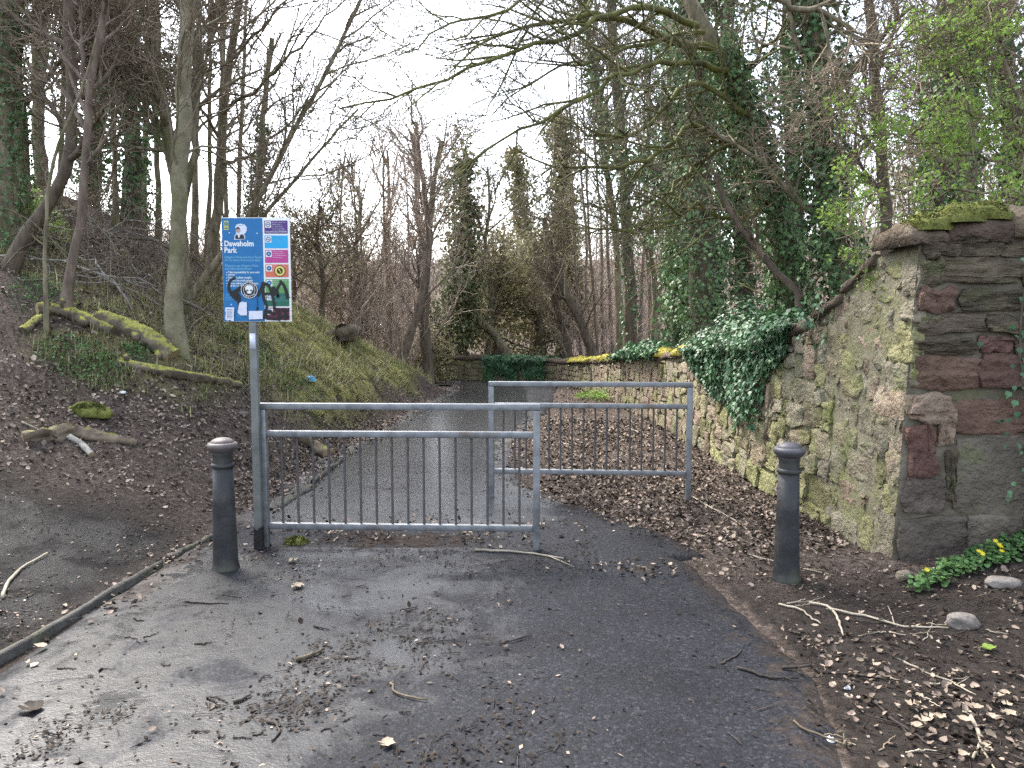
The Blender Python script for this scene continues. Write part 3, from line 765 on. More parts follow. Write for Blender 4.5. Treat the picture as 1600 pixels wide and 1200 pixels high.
    nu2 = int((WS[-1]-smax)/.1)
    for q in pack(nu2, 10, lambda i, j: (j+1)*.07 < .6, rng, [(3, 2), (4, 2), (2, 2), (4, 3)], [.3, .3, .2, .2]):
        i, j, w, h = q
        V, Fs = stone_mesh('s', face_map, smax+i*.1, smax+(i+w)*.1, j*.07, (j+h)*.07, rng.uniform(.01, .03), rng, n=4, lump=.012, gap=.008)
        (mb if rng.random() < .6 else mb2).add(V, *Fs)
    mb.build('bend_stones', 'stone_tan', t, kind='stuff'); mb2.build('bend_stones', 'stone_pink', t, kind='stuff')
    # end face: big squared blocks, measured one by one
    def xz(px, py): p = U(px, py, END_Y); return p[0], p[2]
    blocks = [(1437,372,1503,402,'stone_dark'),(1503,366,1572,400,'stone_dark'),(1572,362,1680,402,'stone_dark'),
      (1437,403,1480,446,'stone_dark'),(1480,403,1600,446,'stone_dark'),(1600,403,1680,446,'stone_dark'),
      (1437,447,1499,490,'stone_red'),(1504,450,1640,488,'stone_dark'),(1437,491,1545,524,'stone_dark'),(1545,489,1680,524,'stone_dark'),
      (1437,526,1526,556,'stone_dark'),(1532,524,1582,551,'stone_red'),(1586,526,1680,553,'stone_dark'),
      (1436,557,1532,612,'stone_red'),(1532,554,1690,608,'stone_red'),(1494,622,1690,678,'stone_red'),
      (1434,667,1464,748,'stone_red'),(1466,640,1493,700,'stone_orange'),(1492,682,1640,800,'stone_slate'),(1640,682,1760,800,'stone_dark'),
      (1433,748,1476,806,'stone_slate'),(1478,704,1494,790,'stone_dark'),(1428,808,1512,900,'stone_slate'),(1512,806,1600,880,'stone_slate'),(1600,804,1720,880,'stone_dark'),
      (1437,616,1490,660,'stone_orange'),(1640,448,1760,490,'stone_dark'),(1690,555,1800,610,'stone_red'),(1690,620,1800,680,'stone_dark')]
    for a, b, c, d, m in blocks:
        x0, z1 = xz(a, b); x1, z0 = xz(c, d)
        if a < 1445: x0 = 2.535+BAT*(z0+z1)/2
        edge = False
        V, Fs = stone_mesh('block', end_map, x0-(.0 if edge else 0), x1, z0, z1, rng.uniform(.012, .04), rng, n=15, gap=.003, lump=.016, jit=.016, round_=.25, edge=.012, strata=.010 if m == 'stone_dark' else .005)
        MB().add(V, *Fs).build('end_block', m, t, origin=V.mean(0))
    # quoins: the same blocks seen from the path side, at the corner
    for z0, z1, L, m in [(0, .36, .2, 'stone_grey'), (.37, .62, .16, 'stone_grey'), (.63, .9, .17, 'stone_pink'), (.98, 1.18, .42, 'stone_orange'), (1.2, 1.4, .16, 'stone_grey'),
                         (1.42, 1.6, .2, 'stone_green'), (1.62, 1.78, .15, 'stone_grey'), (1.8, 2.0, .18, 'stone_grey')]:
        V, Fs = stone_mesh('quoin', face_map, .0, L, z0, z1, .028, rng, n=7, gap=.005, lump=.014)
        MB().add(V, *Fs).build('quoin', m, t, origin=V.mean(0))
    # coping
    s = .56; k = 0
    while s < 19.5:
        L = rng.uniform(.38, .62) if s < 6 else rng.uniform(.5, .9)
        s1 = s+L
        tz0, tz1 = float(wall_top(s+.05)), float(wall_top(s1-.05))
        th = rng.uniform(.10, .15)
        u = np.linspace(0, 1, 8); v = np.linspace(0, np.pi, 9)
        Uu, Vv = np.meshgrid(u, v)
        ov = .04
        prof = -np.cos(Vv)                                  # -1 path side .. 1 back
        dd = -(.23)-prof*(-1)*0
        dpt = .23*(-prof)-.23+ov*(-prof)                    # depth from the face: +ov outside .. -.46-ov
        hgt = th*np.power(np.sin(Vv), .55)
        endr = 1-.25*np.abs(2*Uu-1)**6
        base = tz0+(tz1-tz0)*Uu
        P = face_map(s+.006+(L-.012)*Uu, base, dpt*1.0)
        P[..., 2] = base-.03+hgt*endr+.022*vnoise(Uu*3+k*5, Vv*2, 0, 91)+.007*rng.normal(size=Uu.shape)
        n0, n1 = Uu.shape; idx = np.arange(n0*n1).reshape(n0, n1)
        F = np.stack([idx[:-1, :-1], idx[1:, :-1], idx[1:, 1:], idx[:-1, 1:]], -1).reshape(-1, 4)
        # close below and at the ends
        cap_mesh(P, idx, F, False).build('coping_stone', 'coping', t, origin=P.reshape(-1, 3).mean(0))
        s = s1; k += 1
    # coping over the end of the wall
    for x0, x1, y0, zz, th in [(2.54, 2.80, 5.08, 2.16, .15), (2.805, 3.2, 5.075, 2.18, .19), (3.205, 3.7, 5.06, 2.2, .24), (3.705, 4.3, 5.07, 2.21, .22), (4.305, 5.0, 5.07, 2.22, .2), (5.005, 5.8, 5.07, 2.24, .2)]:
        u = np.linspace(0, 1, 9); v = np.linspace(0, np.pi, 9); Uu, Vv = np.meshgrid(u, v)
        X = x0+(x1-x0)*Uu; Yy = y0+.27-.27*np.cos(Vv)
        Z = zz-.03+th*np.power(np.sin(Vv), .6)*(1-.12*np.abs(2*Uu-1)**8)+.018*vnoise(Uu*2+x0*9, Vv*2, 0, 92)+.008*rng.normal(size=Uu.shape)
        if x0 < 2.5: Z -= .16*(1-Uu)**1.5
        P = np.stack([X, Yy+.02*vnoise(Uu*4, Vv*3, x0, 93), Z], -1)
        n0, n1 = X.shape; idx = np.arange(n0*n1).reshape(n0, n1)
        F = np.stack([idx[:-1, :-1], idx[:-1, 1:], idx[1:, 1:], idx[1:, :-1]], -1).reshape(-1, 4)
        cap_mesh(P, idx, F, True).build('coping_stone', 'coping', t, origin=P.reshape(-1, 3).mean(0))
    # moss cushions on the coping
    def moss_on(c, rx, ry, rz, mat, seed, n=420):
        r2 = np.random.default_rng(seed)
        a = r2.random(n)*2*np.pi; b = np.sqrt(r2.random(n))
        p = np.stack([c[0]+rx*b*np.cos(a), c[1]+ry*b*np.sin(a), c[2]+rz*np.sqrt(1-b*b)], -1)
        mb = MB(); moss_blob(mb, c, rx, ry, rz, r2)
        nr = unit(np.stack([np.cos(a)*b, np.sin(a)*b, np.full(n, .8)], -1)+.3*r2.normal(size=(n, 3)))
        scatter(mb, SMALL[0]*np.array([1, .8, 1]), SMALL[1], p, frames(r2.normal(size=(n, 3))*.6+nr*.4, r2), .012+.016*r2.random(n))
        return mb.build('moss', mat, t)
    for (x, y, z, rx, ry, rz, m, sd) in [(2.70, 5.20, 2.24, .15, .14, .09, 'moss', 1), (2.93, 5.20, 2.29, .2, .16, .10, 'moss', 2), (3.1, 5.22, 2.31, .14, .15, .1, 'moss', 4), (3.55, 5.25, 2.36, .16, .14, .09, 'moss', 3)]:
        moss_on((x, y, z), rx, ry, rz, m, sd, 900)
    for s0 in [5.0, 5.3, 5.6, 6.3, 7.3, 8.0, 9.5, 10.3, 11.0, 11.8, 12.5, 13.3, 14.1, 14.8]:
        x, y, nx, ny = wall_pt(s0)
        moss_on((float(x)-nx*.12, float(y)-ny*.12, float(wall_top(s0))+.04), .14+.1*rng.random(), .3+.15*rng.random(), .07+.05*rng.random(), 'moss_yellow', int(s0*10), 500)
    return t
def moss_blob(mb, c, rx, ry, rz, rng, n=14, m=9):
    a = np.arange(n)*2*np.pi/n; e = np.linspace(-.25, np.pi/2, m)
    A, E = np.meshgrid(a, e)
    k = rng.integers(0, 999)
    s = 1+.28*vnoise(np.cos(A)*2.2+k, np.sin(A)*2.2, E*2.2, 7)
    V = np.stack([c[0]+rx*np.cos(A)*np.cos(E)*s, c[1]+ry*np.sin(A)*np.cos(E)*s, c[2]+rz*np.sin(E)*s], -1)
    idx = np.arange(n*m).reshape(m, n); q = np.roll(idx, -1, 1)
    mb.add(V.reshape(-1, 3), np.stack([idx[:-1], q[:-1], q[1:], idx[1:]], -1).reshape(-1, 4))
wall = build_wall()

# ------------------------------------------------------------------ barriers
def barrier(label, pl, pr, top, mid, bot, nbars, bar_u):
    c = (pl+pr)/2
    t = thing('guard_barrier', label, 'barrier', (pl[0], pl[1], 0), "galvanised pedestrian barriers across the path")
    ax = unit((pr-pl)[None])[0]; ay = np.array([-ax[1], ax[0], 0])
    L = np.linalg.norm(pr-pl)
    R = np.stack([ax, ay, np.array([0, 0, 1])])
    def part(name, mat, boxes, bev=.004):
        mb = MB()
        for lo, hi in boxes: box(mb, np.array(lo), np.array(hi), bev)
        for i in range(len(mb.V)): mb.V[i] = mb.V[i]@R+pl
        return mb.build(name, mat, t)
    w = .025; r = .022
    part('post', 'galv', [((-w, -w, -.25), (w, w, top-2*r-.001))])
    part('post', 'galv', [((L-w, -w, -.25), (L+w, w, top-2*r-.001))])
    part('top_rail', 'galv', [((-w, -r-.004, top-2*r), (L+w, r+.004, top))])
    part('middle_rail', 'galv', [((w+.001, -r, mid-r), (L-w-.001, r, mid+r))])
    part('bottom_rail', 'galv', [((w+.001, -r, bot-r), (L-w-.001, r, bot+r))])
    me = None
    for k in range(nbars):
        u = bar_u[0]+(bar_u[1]-bar_u[0])*k/(nbars-1)
        if me is None:
            mb = MB(); z = np.linspace(bot+r-.004, mid-r+.004, 3)
            tubes(mb, np.stack([z*0, z*0, z], -1), np.full(3, .0088), S=10)
            me = raw_mesh('bar', mb.V[0], [np.concatenate(f) for f in mb.F.values()]); me.materials.append(M['bar_metal'])
        o = bpy.data.objects.new('bar', me); COL.objects.link(o); o.parent = t
        o.location = tuple(ax*u*L)
    return t
NBL, NBR = G(416, 856), G(838, 861)
FBL, FBR = G(768, 777), G(1075, 782)
NBL[2] = NBR[2] = FBL[2] = FBR[2] = 0
barrier("nearer galvanised steel barrier bolted beside the blue park sign", NBL, NBR, 1.055, .835, .165, 16, (.066, .938))
barrier("farther galvanised steel barrier standing in fallen leaves by the stone wall", FBL, FBR, 1.085, .865, .25, 16, (.062, .938))

# ------------------------------------------------------------------ bollards
def bollard(label, p, capmat):
    t = thing('bollard', label, 'bollard', tuple(p), "cast iron bollards either side of the path")
    mb = MB(); lathe(mb, [(.0, -.05), (.092, -.05), (.092, .0), (.0905, .01), (.086, .024), (.082, .04), (.080, .055), (.076, .22), (.070, .45), (.064, .685), (.0, .685)], p); mb.build('shaft', 'iron', t)
    mb = MB(); lathe(mb, [(.066, .684), (.074, .687), (.0765, .695), (.0765, .703), (.073, .711), (.066, .715)], p); mb.build('ring', 'iron', t)
    mb = MB(); lathe(mb, [(.064, .714), (.0635, .74), (.063, .765), (.066, .773), (.068, .782), (.064, .784)], p); mb.build('neck', 'iron', t)
    mb = MB(); lathe(mb, [(.064, .783), (.072, .788), (.085, .80), (.095, .814), (.0985, .826), (.096, .837), (.088, .846), (.075, .849)], p)
    lathe(mb, [(.076, .8485), (.074, .855), (.062, .866), (.04, .876), (.018, .880), (.0001, .881)], p); mb.build('cap', capmat, t)
    return t
bl, br = G(353, 890), G(1228, 905)
bollard("black cast iron bollard with brownish domed cap standing beside the blue sign post", bl, 'iron_cap')
bollard("black cast iron bollard with slate grey cap standing in front of the stone wall", br, 'iron_cap_dark')

# ------------------------------------------------------------------ park sign
for nm, c in dict(s_white=(.72, .73, .78), s_blue=(.006, .13, .33), s_purple=(.075, .03, .17), s_cyan=(.01, .33, .62), s_pink=(.42, .045, .22), s_orange=(.56, .13, .08),
                  s_green=(.10, .29, .085), s_dgreen=(.012, .11, .065), s_maroon=(.10, .012, .03), s_text=(.62, .70, .78), s_soft=(.16, .38, .52), s_olive=(.42, .42, .10), s_darkblue=(.02, .07, .2),
                  s_skin=(.42, .28, .24), s_suit=(.015, .016, .02), s_paper=(.58, .60, .68), s_ink=(.008, .008, .010), s_yellow=(.6, .52, .12), s_grime=(.03, .2, .36)).items():
    flat(nm, tuple(min(.85, x*1.25) for x in c), .38, .4)
def build_sign():
    SY = G(408, 856)[1]-.052
    pb = G(407, 856); base = np.array([pb[0]+.008, SY, 0])
    t = thing('park_sign', "blue park notice board on a steel post covered in stickers and black graffiti", 'sign', tuple(base))
    mb = MB(); box(mb, base+np.array([-.026, -.026, -.3]), base+np.array([.026, .026, 2.28]), .005); mb.build('post', 'galv_post', t)
    mb = MB(); r = np.random.default_rng(4)
    n = 16; zt = .13+.05*r.random(n)
    for lo, hi in [((-.029, -.029), (.029, -.0265)), ((.0265, -.029), (.029, .029))]:
        pass
    ang = np.arange(n)*2*np.pi/n; rad = .0375
    q = np.stack([np.clip(rad*1.2*np.cos(ang), -.0285, .0285), np.clip(rad*1.2*np.sin(ang), -.0285, .0285)], -1)
    Vb = np.concatenate([np.column_stack([q, np.full(n, -.05)]), np.column_stack([q, zt])])+base
    i = np.arange(n); mb.add(Vb, np.stack([i, (i+1) % n, (i+1) % n+n, i+n], -1)); mb.build('bitumen_coating', 'bitumen', t, smooth=False)
    # board, measured from its corners
    SB = SY-.034
    def P(px, py, k=0): v = U(px, py, SB); return np.array([v[0], SB-.0012*k, v[2]])
    tl, brc = P(345.5, 340), P(456, 502.5)
    W, Hh = brc[0]-tl[0], tl[2]-brc[2]
    mb = MB(); box(mb, np.array([tl[0], SB+.001, brc[2]]), np.array([brc[0], SB+.006, tl[2]]), .0015)
    board = mb.build('board', 's_white', t)
    def q(name, mat, u0, v0, u1, v1, k, par=board, rot=0, wob=0, seed=0):
        """flat print or sticker in board fractions (v down)"""
        c = np.array([(u0+u1)/2, (v0+v1)/2]); h = np.array([(u1-u0)/2*W, (v1-v0)/2*Hh])
        cor = np.array([[-1, 1], [-1, -1], [1, -1], [1, 1]], float)*h
        if wob:
            rr = np.random.default_rng(seed); e = []
            for a in range(4):
                for f in np.linspace(0, 1, 5)[:-1]: e.append(cor[a]*(1-f)+cor[(a+1) % 4]*f+rr.normal(size=2)*wob)
            cor = np.array(e)
        ca, sa = math.cos(rot), math.sin(rot); cor = cor@np.array([[ca, sa], [-sa, ca]])
        V = np.column_stack([tl[0]+c[0]*W+cor[:, 0], np.full(len(cor), SB-.0008*k), tl[2]-c[1]*Hh+cor[:, 1]])
        return MB().add(V, np.arange(len(V))[None]).build(name, mat, par, smooth=False)
    def poly(name, mat, pts, k, par=board):
        V = np.array([[tl[0]+u*W, SB-.0008*k, tl[2]-v*Hh] for u, v in pts])
        return MB().add(V, np.arange(len(V))[::-1][None]).build(name, mat, par, smooth=False)
    def disc(name, mat, u, v, r, k, r_in=0, par=board, n=28, sx=1):
        a = -np.arange(n)*2*np.pi/n
        o = np.column_stack([tl[0]+u*W+sx*r*np.cos(a), np.full(n, SB-.0008*k), tl[2]-v*Hh+r*np.sin(a)])
        if r_in == 0: return MB().add(o, np.arange(n)[::-1][None]).build(name, mat, par, smooth=False)
        ii = np.column_stack([tl[0]+u*W+r_in*np.cos(a), np.full(n, SB-.0008*k), tl[2]-v*Hh+r_in*np.sin(a)])
        i = np.arange(n); return MB().add(np.concatenate([o, ii]), np.stack([i, i+n, (i+1) % n+n, (i+1) % n], -1)).build(name, mat, par, smooth=False)
    def text(name, s, mat, u, v, size, k, bold=0., par=board, fit=None, rot=0, align='LEFT'):
        cu = bpy.data.curves.new('lettering', 'FONT'); cu.body = s; cu.size = size; cu.offset = bold; cu.resolution_u = 2; cu.align_x = align
        o = bpy.data.objects.new('lettering_tmp', cu); COL.objects.link(o)
        bpy.context.view_layer.update()
        me = bpy.data.meshes.new_from_object(o.evaluated_get(bpy.context.evaluated_depsgraph_get()))
        bpy.data.objects.remove(o); bpy.data.curves.remove(cu)
        co = np.zeros(len(me.vertices)*3, np.float32); me.vertices.foreach_get('co', co); co = co.reshape(-1, 3)
        if fit: co[:, 0] *= fit*W/max(1e-6, co[:, 0].max()-min(0, co[:, 0].min()))
        ca, sa = math.cos(rot), math.sin(rot); x, z = co[:, 0]*ca-co[:, 1]*sa, co[:, 0]*sa+co[:, 1]*ca
        off = np.array(worldloc(par))
        w = np.column_stack([tl[0]+u*W+x, np.full(len(x), SB-.0008*k), tl[2]-v*Hh+z])-off
        me.vertices.foreach_set('co', w.astype(np.float32).ravel()); me.update(); me.name = name
        me.materials.clear()
        return link(name, me, mat, par)
    q('blue_panel', 's_blue', .004, .004, .602, .996, 1)
    # crest plate, cut-out portrait sticker, heading
    pl = q('crest_plate', 's_olive', .035, .03, .105, .118, 2)
    disc('crest', 's_blue', .07, .06, .013, 3, .008, par=pl); q('crest_bar', 's_blue', .045, .098, .095, .107, 3, par=pl); disc('crest_dot', 's_green', .07, .06, .006, 4, par=pl)
    st = poly('portrait_sticker', 's_paper', [(.205, .09), (.225, .065), (.28, .058), (.34, .066), (.37, .09), (.37, .125), (.345, .15), (.325, .16), (.345, .178), (.345, .206), (.185, .212), (.19, .172), (.215, .155), (.21, .12)], 2)
    poly('suit', 's_suit', [(.2, .205), (.2, .175), (.225, .16), (.26, .168), (.30, .158), (.325, .17), (.338, .203)], 3, st)
    disc('face', 's_skin', .245, .122, .0155, 4, par=st, n=16); poly('hair', 's_suit', [(.212, .12), (.215, .1), (.24, .088), (.265, .095), (.275, .115), (.262, .108), (.23, .108)], 5, st)
    poly('shirt', 's_white', [(.235, .16), (.245, .19), (.262, .192), (.272, .165), (.255, .17)], 4, st); q('speech_line', 's_soft', .245, .072, .33, .076, 3, st)
    text('heading', "Dawsholm", 's_white', .032, .272, .052, 2, .0016, fit=.435)
    text('heading', "Park", 's_white', .032, .335, .052, 2, .0016, fit=.19)
    for s, v, f, b in [("Glasgow's Parks and Open Spaces", .388, .55, 0), ("are for everyone to use and enjoy", .416, .53, 0), ("When you use Glasgow's Parks", .470, .49, 0), ("and Open Spaces please:", .498, .39, 0)]:
        text('lettering', s, 's_soft' if v < .45 else 's_soft', .035, v, .022, 2, .0003, fit=f)
    for s, v, f in [("Take responsibility for your own", .532, .46), ("actions", .555, .1), ("Respect other people", .583, .34), ("Protect the environment", .611, .36), ("Follow advice and local signs", .639, .44), ("and be considerate", .662, .3)]:
        text('lettering', s, 's_text', .08, v, .021, 2, .0004, fit=f); disc('bullet', 's_text', .06, v-.007, .0035, 2, n=8)
    for v, f in [(.745, .13), (.77, .15), (.79, .12)]: text('lettering', "Contact us", 's_soft', .035, v, .016, 2, fit=f)
    text('lettering', "glasgow.gov.uk/parks", 's_soft', .2, .945, .014, 2, fit=.2)
    for u, v in [(.115, .145), (.52, .15), (.115, .835)]: disc('screw', 's_white', u, v, .0042, 2, n=10)
    # coloured advice panels
    cols = [('s_purple', .028, .152), ('s_cyan', .17, .292), ('s_pink', .308, .432), ('s_orange', .447, .57), ('s_green', .588, .725), ('s_dgreen', .725, .851), ('s_maroon', .866, .985)]
    for k, (m, v0, v1) in enumerate(cols):
        p = q('colour_panel', m, .628, v0, .968, v1, 1)
        q('icon_plate', 's_white', .641, v0+.008, .727, v0+.068, 2, par=p)
        disc('icon', 's_darkblue', .684, v0+.038, .0165, 3, .0115 if k in (0, 1, 5) else 0, par=p, n=20)
        if k in (2, 3, 4, 6): disc('icon_mark', 's_soft', .684, v0+.038, .008, 4, par=p, n=5, sx=1.2)
        else: q('icon_mark', 's_darkblue', .668, v0+.034, .70, v0+.042, 3.2, par=p)
        wl_ = ['s_text', 's_soft', 's_white', 's_white', 's_white', 's_soft', 's_orange'][k]
        for j in range(5 if k == 0 else 4):
            text('lettering', ["Please keep your dog under control", "and clean up after it", "Do not leave any litter here", "take it home with you", "call the number below"][j], wl_, .742, v0+.02+.0185*j, .009, 2, fit=.2-.06*((j*7+k*3) % 4)/3, par=p)
        if k == 0: text('lettering', "Report anything broken to 0141 287 5064", wl_, .645, v0+.112, .010, 2, .0003, fit=.31, par=p)
    # stickers
    ys = disc('round_sticker', 's_ink', .842, .51, .0385, 4); disc('sticker_field', 's_yellow', .842, .51, .034, 5, par=ys); disc('sticker_centre', 's_ink', .842, .51, .021, 6, par=ys, n=12)
    disc('sticker_mark', 's_yellow', .835, .50, .007, 7, par=ys, n=6); disc('sticker_mark', 's_yellow', .85, .52, .006, 7, par=ys, n=5)
    # graffiti
    def stroke(pts, w0, w1, k):
        pp = np.array([[tl[0]+u*W, 0, tl[2]-v*Hh] for u, v in pts]); c = spline(pp, 22)
        tn = unit(np.gradient(c, axis=0)); nn = np.stack([tn[:, 2], 0*tn[:, 0], -tn[:, 0]], -1)
        wv = np.linspace(w0, w1, 22)*(1+.25*np.sin(np.arange(22)*1.9)*.4)
        A = c+nn*wv[:, None]; B = c-nn*wv[:, None]
        y = SB-.0008*k
        A[:, 1] = B[:, 1] = y; V = np.concatenate([A, B]); i = np.arange(21)
        return V, np.stack([i, i+1, i+23, i+22], -1)
    mb, mb_r = MB(), MB(); k = 6.0
    for pts, a, b in [([(.19, .575), (.12, .60), (.085, .66), (.11, .72), (.17, .77), (.235, .80)], .013, .02), ([(.13, .72), (.19, .705), (.245, .68), (.27, .66)], .02, .022), ([(.2, .73), (.235, .77), (.225, .83)], .026, .012), ([(.16, .70), (.2, .76), (.25, .75)], .022, .02),
                      ([(.51, .76), (.545, .70), (.585, .645), (.61, .615)], .012, .016), ([(.6, .62), (.585, .70), (.6, .78), (.63, .84)], .024, .014), ([(.62, .63), (.68, .66), (.72, .74), (.745, .82)], .016, .013), ([(.6, .73), (.68, .73), (.74, .71)], .014, .012),
                      ([(.745, .66), (.75, .72), (.72, .76)], .02, .015), ([(.78, .74), (.80, .68), (.84, .635), (.855, .60)], .017, .013), ([(.85, .61), (.90, .655), (.935, .72), (.955, .775)], .015, .02), ([(.80, .70), (.80, .76), (.82, .74)], .012, .014), ([(.64, .84), (.63, .90), (.6, .97)], .014, .02),
                      ([(.745, .82), (.76, .88), (.84, .89), (.97, .885)], .014, .013), ([(.6, .89), (.68, .91), (.76, .93)], .02, .018), ([(.62, .96), (.75, .975), (.86, .95), (.97, .955)], .014, .012), ([(.5, .86), (.5, .90)], .012, .008), ([(.8, .9), (.82, .95), (.8, .99)], .022, .02), ([(.9, .9), (.92, .95), (.9, .985)], .016, .012), ([(.5, .77), (.505, .86)], .004, .003), ([(.22, .83), (.222, .88)], .004, .002)]:
        V, F = stroke(pts, a*.62, b*.62, k); (mb if pts[0][0] < .4 else mb_r).add(V, F); k += .12
    mb.build('graffiti', 's_ink', board, smooth=False); mb_r.build('graffiti', 's_ink', board, smooth=False)
    k = 12
    rs = disc('round_sticker', 's_ink', .39, .695, .058, k); disc('sticker_ring', 's_white', .39, .695, .0575, k+1, .054, par=rs); disc('sticker_ring', 's_white', .39, .695, .041, k+1, .0385, par=rs)
    for wd, base_a, sg in (("ULTRAS", 90, -1), ("CELTIC", -90, 1)):
        for j, ch in enumerate(wd):
            a = math.radians(base_a+sg*(j-2.5)*19); rr = .0475
            text('lettering', ch, 's_white', .39+rr*math.cos(a)/W-.0035*0, .695-rr*math.sin(a)/Hh, .015, k+1, .0009, par=rs, rot=a-math.pi/2 if sg < 0 else a+math.pi/2, align='CENTER')
    poly('skull', 's_white', [(.39+x, .695+y) for x, y in [(-.055, -.028), (-.03, -.046), (.03, -.046), (.055, -.028), (.058, .0), (.035, .012), (.03, .03), (0, .036), (-.03, .03), (-.035, .012), (-.058, 0)]], k+1, rs)
    for sx in (-1, 1): poly('skull_eye', 's_ink', [(.39+sx*x, .695+y) for x, y in ([(.008, .002), (.04, -.008), (.045, .004), (.02, .012)] if sx > 0 else [(.02, .012), (.045, .004), (.04, -.008), (.008, .002)])], k+2, rs)
    q('torn_sticker', 's_paper', .225, .812, .345, .937, k, wob=.003, seed=3, rot=-.03)
    q('blank_sticker', 's_paper', .375, .896, .578, .978, k, wob=.0006, seed=4, rot=.03)
    ws = q('worn_sticker', 's_paper', .03, .862, .157, .988, k, wob=.0022, seed=5, rot=-.03)
    for j in range(6): q('sticker_print', 's_skin' if j % 2 else 's_grime', .05, .88+.016*j, .13, .887+.016*j, k+1, par=ws)
    # strip notice on the post
    V = MB(); a = U(400.5, 521, SY-.0285); b = U(411.5, 545, SY-.0285); a[0] = base[0]-.02; b[0] = base[0]+.02
    box(V, np.array([a[0], SY-.0285, b[2]]), np.array([b[0], SY-.0272, a[2]])); pn = V.build('post_notice', 's_paper', t, smooth=False)
    return t
build_sign()

# ------------------------------------------------------------------ path edging, stones, logs
def edging(label, a, b, w, h, seed):
    rng = np.random.default_rng(seed); n = 26
    u = np.linspace(0, 1, n)[:, None]; c = a*(1-u)+b*u
    d = unit((b-a)[None])[0]; nrm = np.array([-d[1], d[0], 0])
    c = c+nrm*(.012*fbm(u*6, u*0+seed, 0, 5))
    prof = np.array([(-w, -.08), (-w, h*.72), (-w*.62, h*.97), (0, h*1.02), (w*.62, h*.96), (w, h*.7), (w, -.08)])
    V = c[:, None, :]+prof[None, :, :1]*nrm+np.array([0, 0, 1])*prof[None, :, 1:2]
    V = V+rng.normal(size=V.shape)*.003+np.array([0, 0, 1])*(.012*fbm(u*9+seed, u*0, 0, 6))[:, None, :]
    K = len(prof); idx = np.arange(n*K).reshape(n, K)
    F = np.stack([idx[:-1, :-1], idx[:-1, 1:], idx[1:, 1:], idx[1:, :-1]], -1).reshape(-1, 4)
    mb = MB().add(V.reshape(-1, 3), F, idx[0][None], idx[-1][::-1][None])
    return tag(mb.build('path_edging', 'kerb_concrete', origin=a, ), label, 'edging', "edging pieces along the path")
edging("long rounded edging strip along the muddy near side of the path", G(-90, 1082)+(G(-90, 1082)-G(252, 884))*1.2, G(252, 884), .022, .038, 1)
edging("short sunken edging piece beside the foot of the sign post bollard", G(262, 877), G(338, 838), .022, .035, 2)
edging("flat edging slab behind the nearer barrier's first bars", G(420, 800), G(484, 762), .07, .035, 3)
edging("thin edging strip running to the leaves behind the nearer barrier", G(488, 758), G(535, 722), .02, .05, 4)
def rock(name, label, px, py, rx, ry, rz, mat, seed, sink=.3, cat='stone', z=None):
    rng = np.random.default_rng(seed); bm = bmesh.new(); bmesh.ops.create_icosphere(bm, subdivisions=3, radius=1)
    c = GT(px, py); V = np.array([v.co[:] for v in bm.verts]); k = seed*13.7
    V = V*(1+.34*vnoise(V[:, 0]*1.3+k, V[:, 1]*1.3, V[:, 2]*1.3, 3)+.12*vnoise(V[:, 0]*3.5+k, V[:, 1]*3.5, V[:, 2]*3.5, 4))[:, None]
    V[:, 2] = np.where(V[:, 2] > .55, .55+(V[:, 2]-.55)*.4, V[:, 2])
    V = V*np.array([rx, ry, rz])+c+np.array([0, 0, rz*(1-sink)-rz*.3])
    F = np.array([[v.index for v in f.verts] for f in bm.faces]); bm.free()
    return tag(MB().add(V, F).build(name, mat, origin=c), label, cat)
rock('stone', "rounded brown stone on bare soil below the wall end", 1504, 980, .075, .06, .06, 'rock', 1)
rock('stone', "flat pale stone lying among the yellow flowers", 1566, 914, .10, .06, .04, 'rock', 2)
rock('stone', "small pale stone at the foot of the wall by yellow flowers", 1592, 852, .05, .05, .035, 'rock', 8)
rock('stone', "flat broken slab at the foot of the nearer barrier's free post", 862, 868, .085, .06, .03, 'rock', 3)
rock('stone', "small stone at the base of the wall corner", 1412, 905, .05, .05, .05, 'stone_slate', 5)
rock('stone', "flat pale stone on the leafy slope behind the sign post", 377, 648, .10, .05, .03, 'rock', 6)
def mossy_lump(name, label, px, py, rx, ry, rz, seed, cat):
    c = GT(px, py); rng = np.random.default_rng(seed); mb = MB(); moss_blob(mb, c, rx, ry, rz, rng, 22, 12)
    n = 2600; a = rng.random(n)*2*np.pi; b = np.sqrt(rng.random(n))
    p = np.stack([c[0]+rx*b*np.cos(a), c[1]+ry*b*np.sin(a), c[2]+rz*np.sqrt(1-b*b)*1.02], -1)
    scatter(mb, SMALL[0], SMALL[1], p, frames(rng.normal(size=(n, 3))+np.array([0, 0, .3]), rng), .012+.014*rng.random(n))
    return tag(mb.build(name, 'moss', origin=c), label, cat)
mossy_lump('mossy_stone', "round green mossy lump under the nearer barrier beside the sign post", 463, 858, .095, .08, .085, 3, 'stone')
mossy_lump('mossy_log_piece', "short moss-covered log piece on bare litter above the driftwood log", 137, 648, .21, .10, .11, 4, 'log')
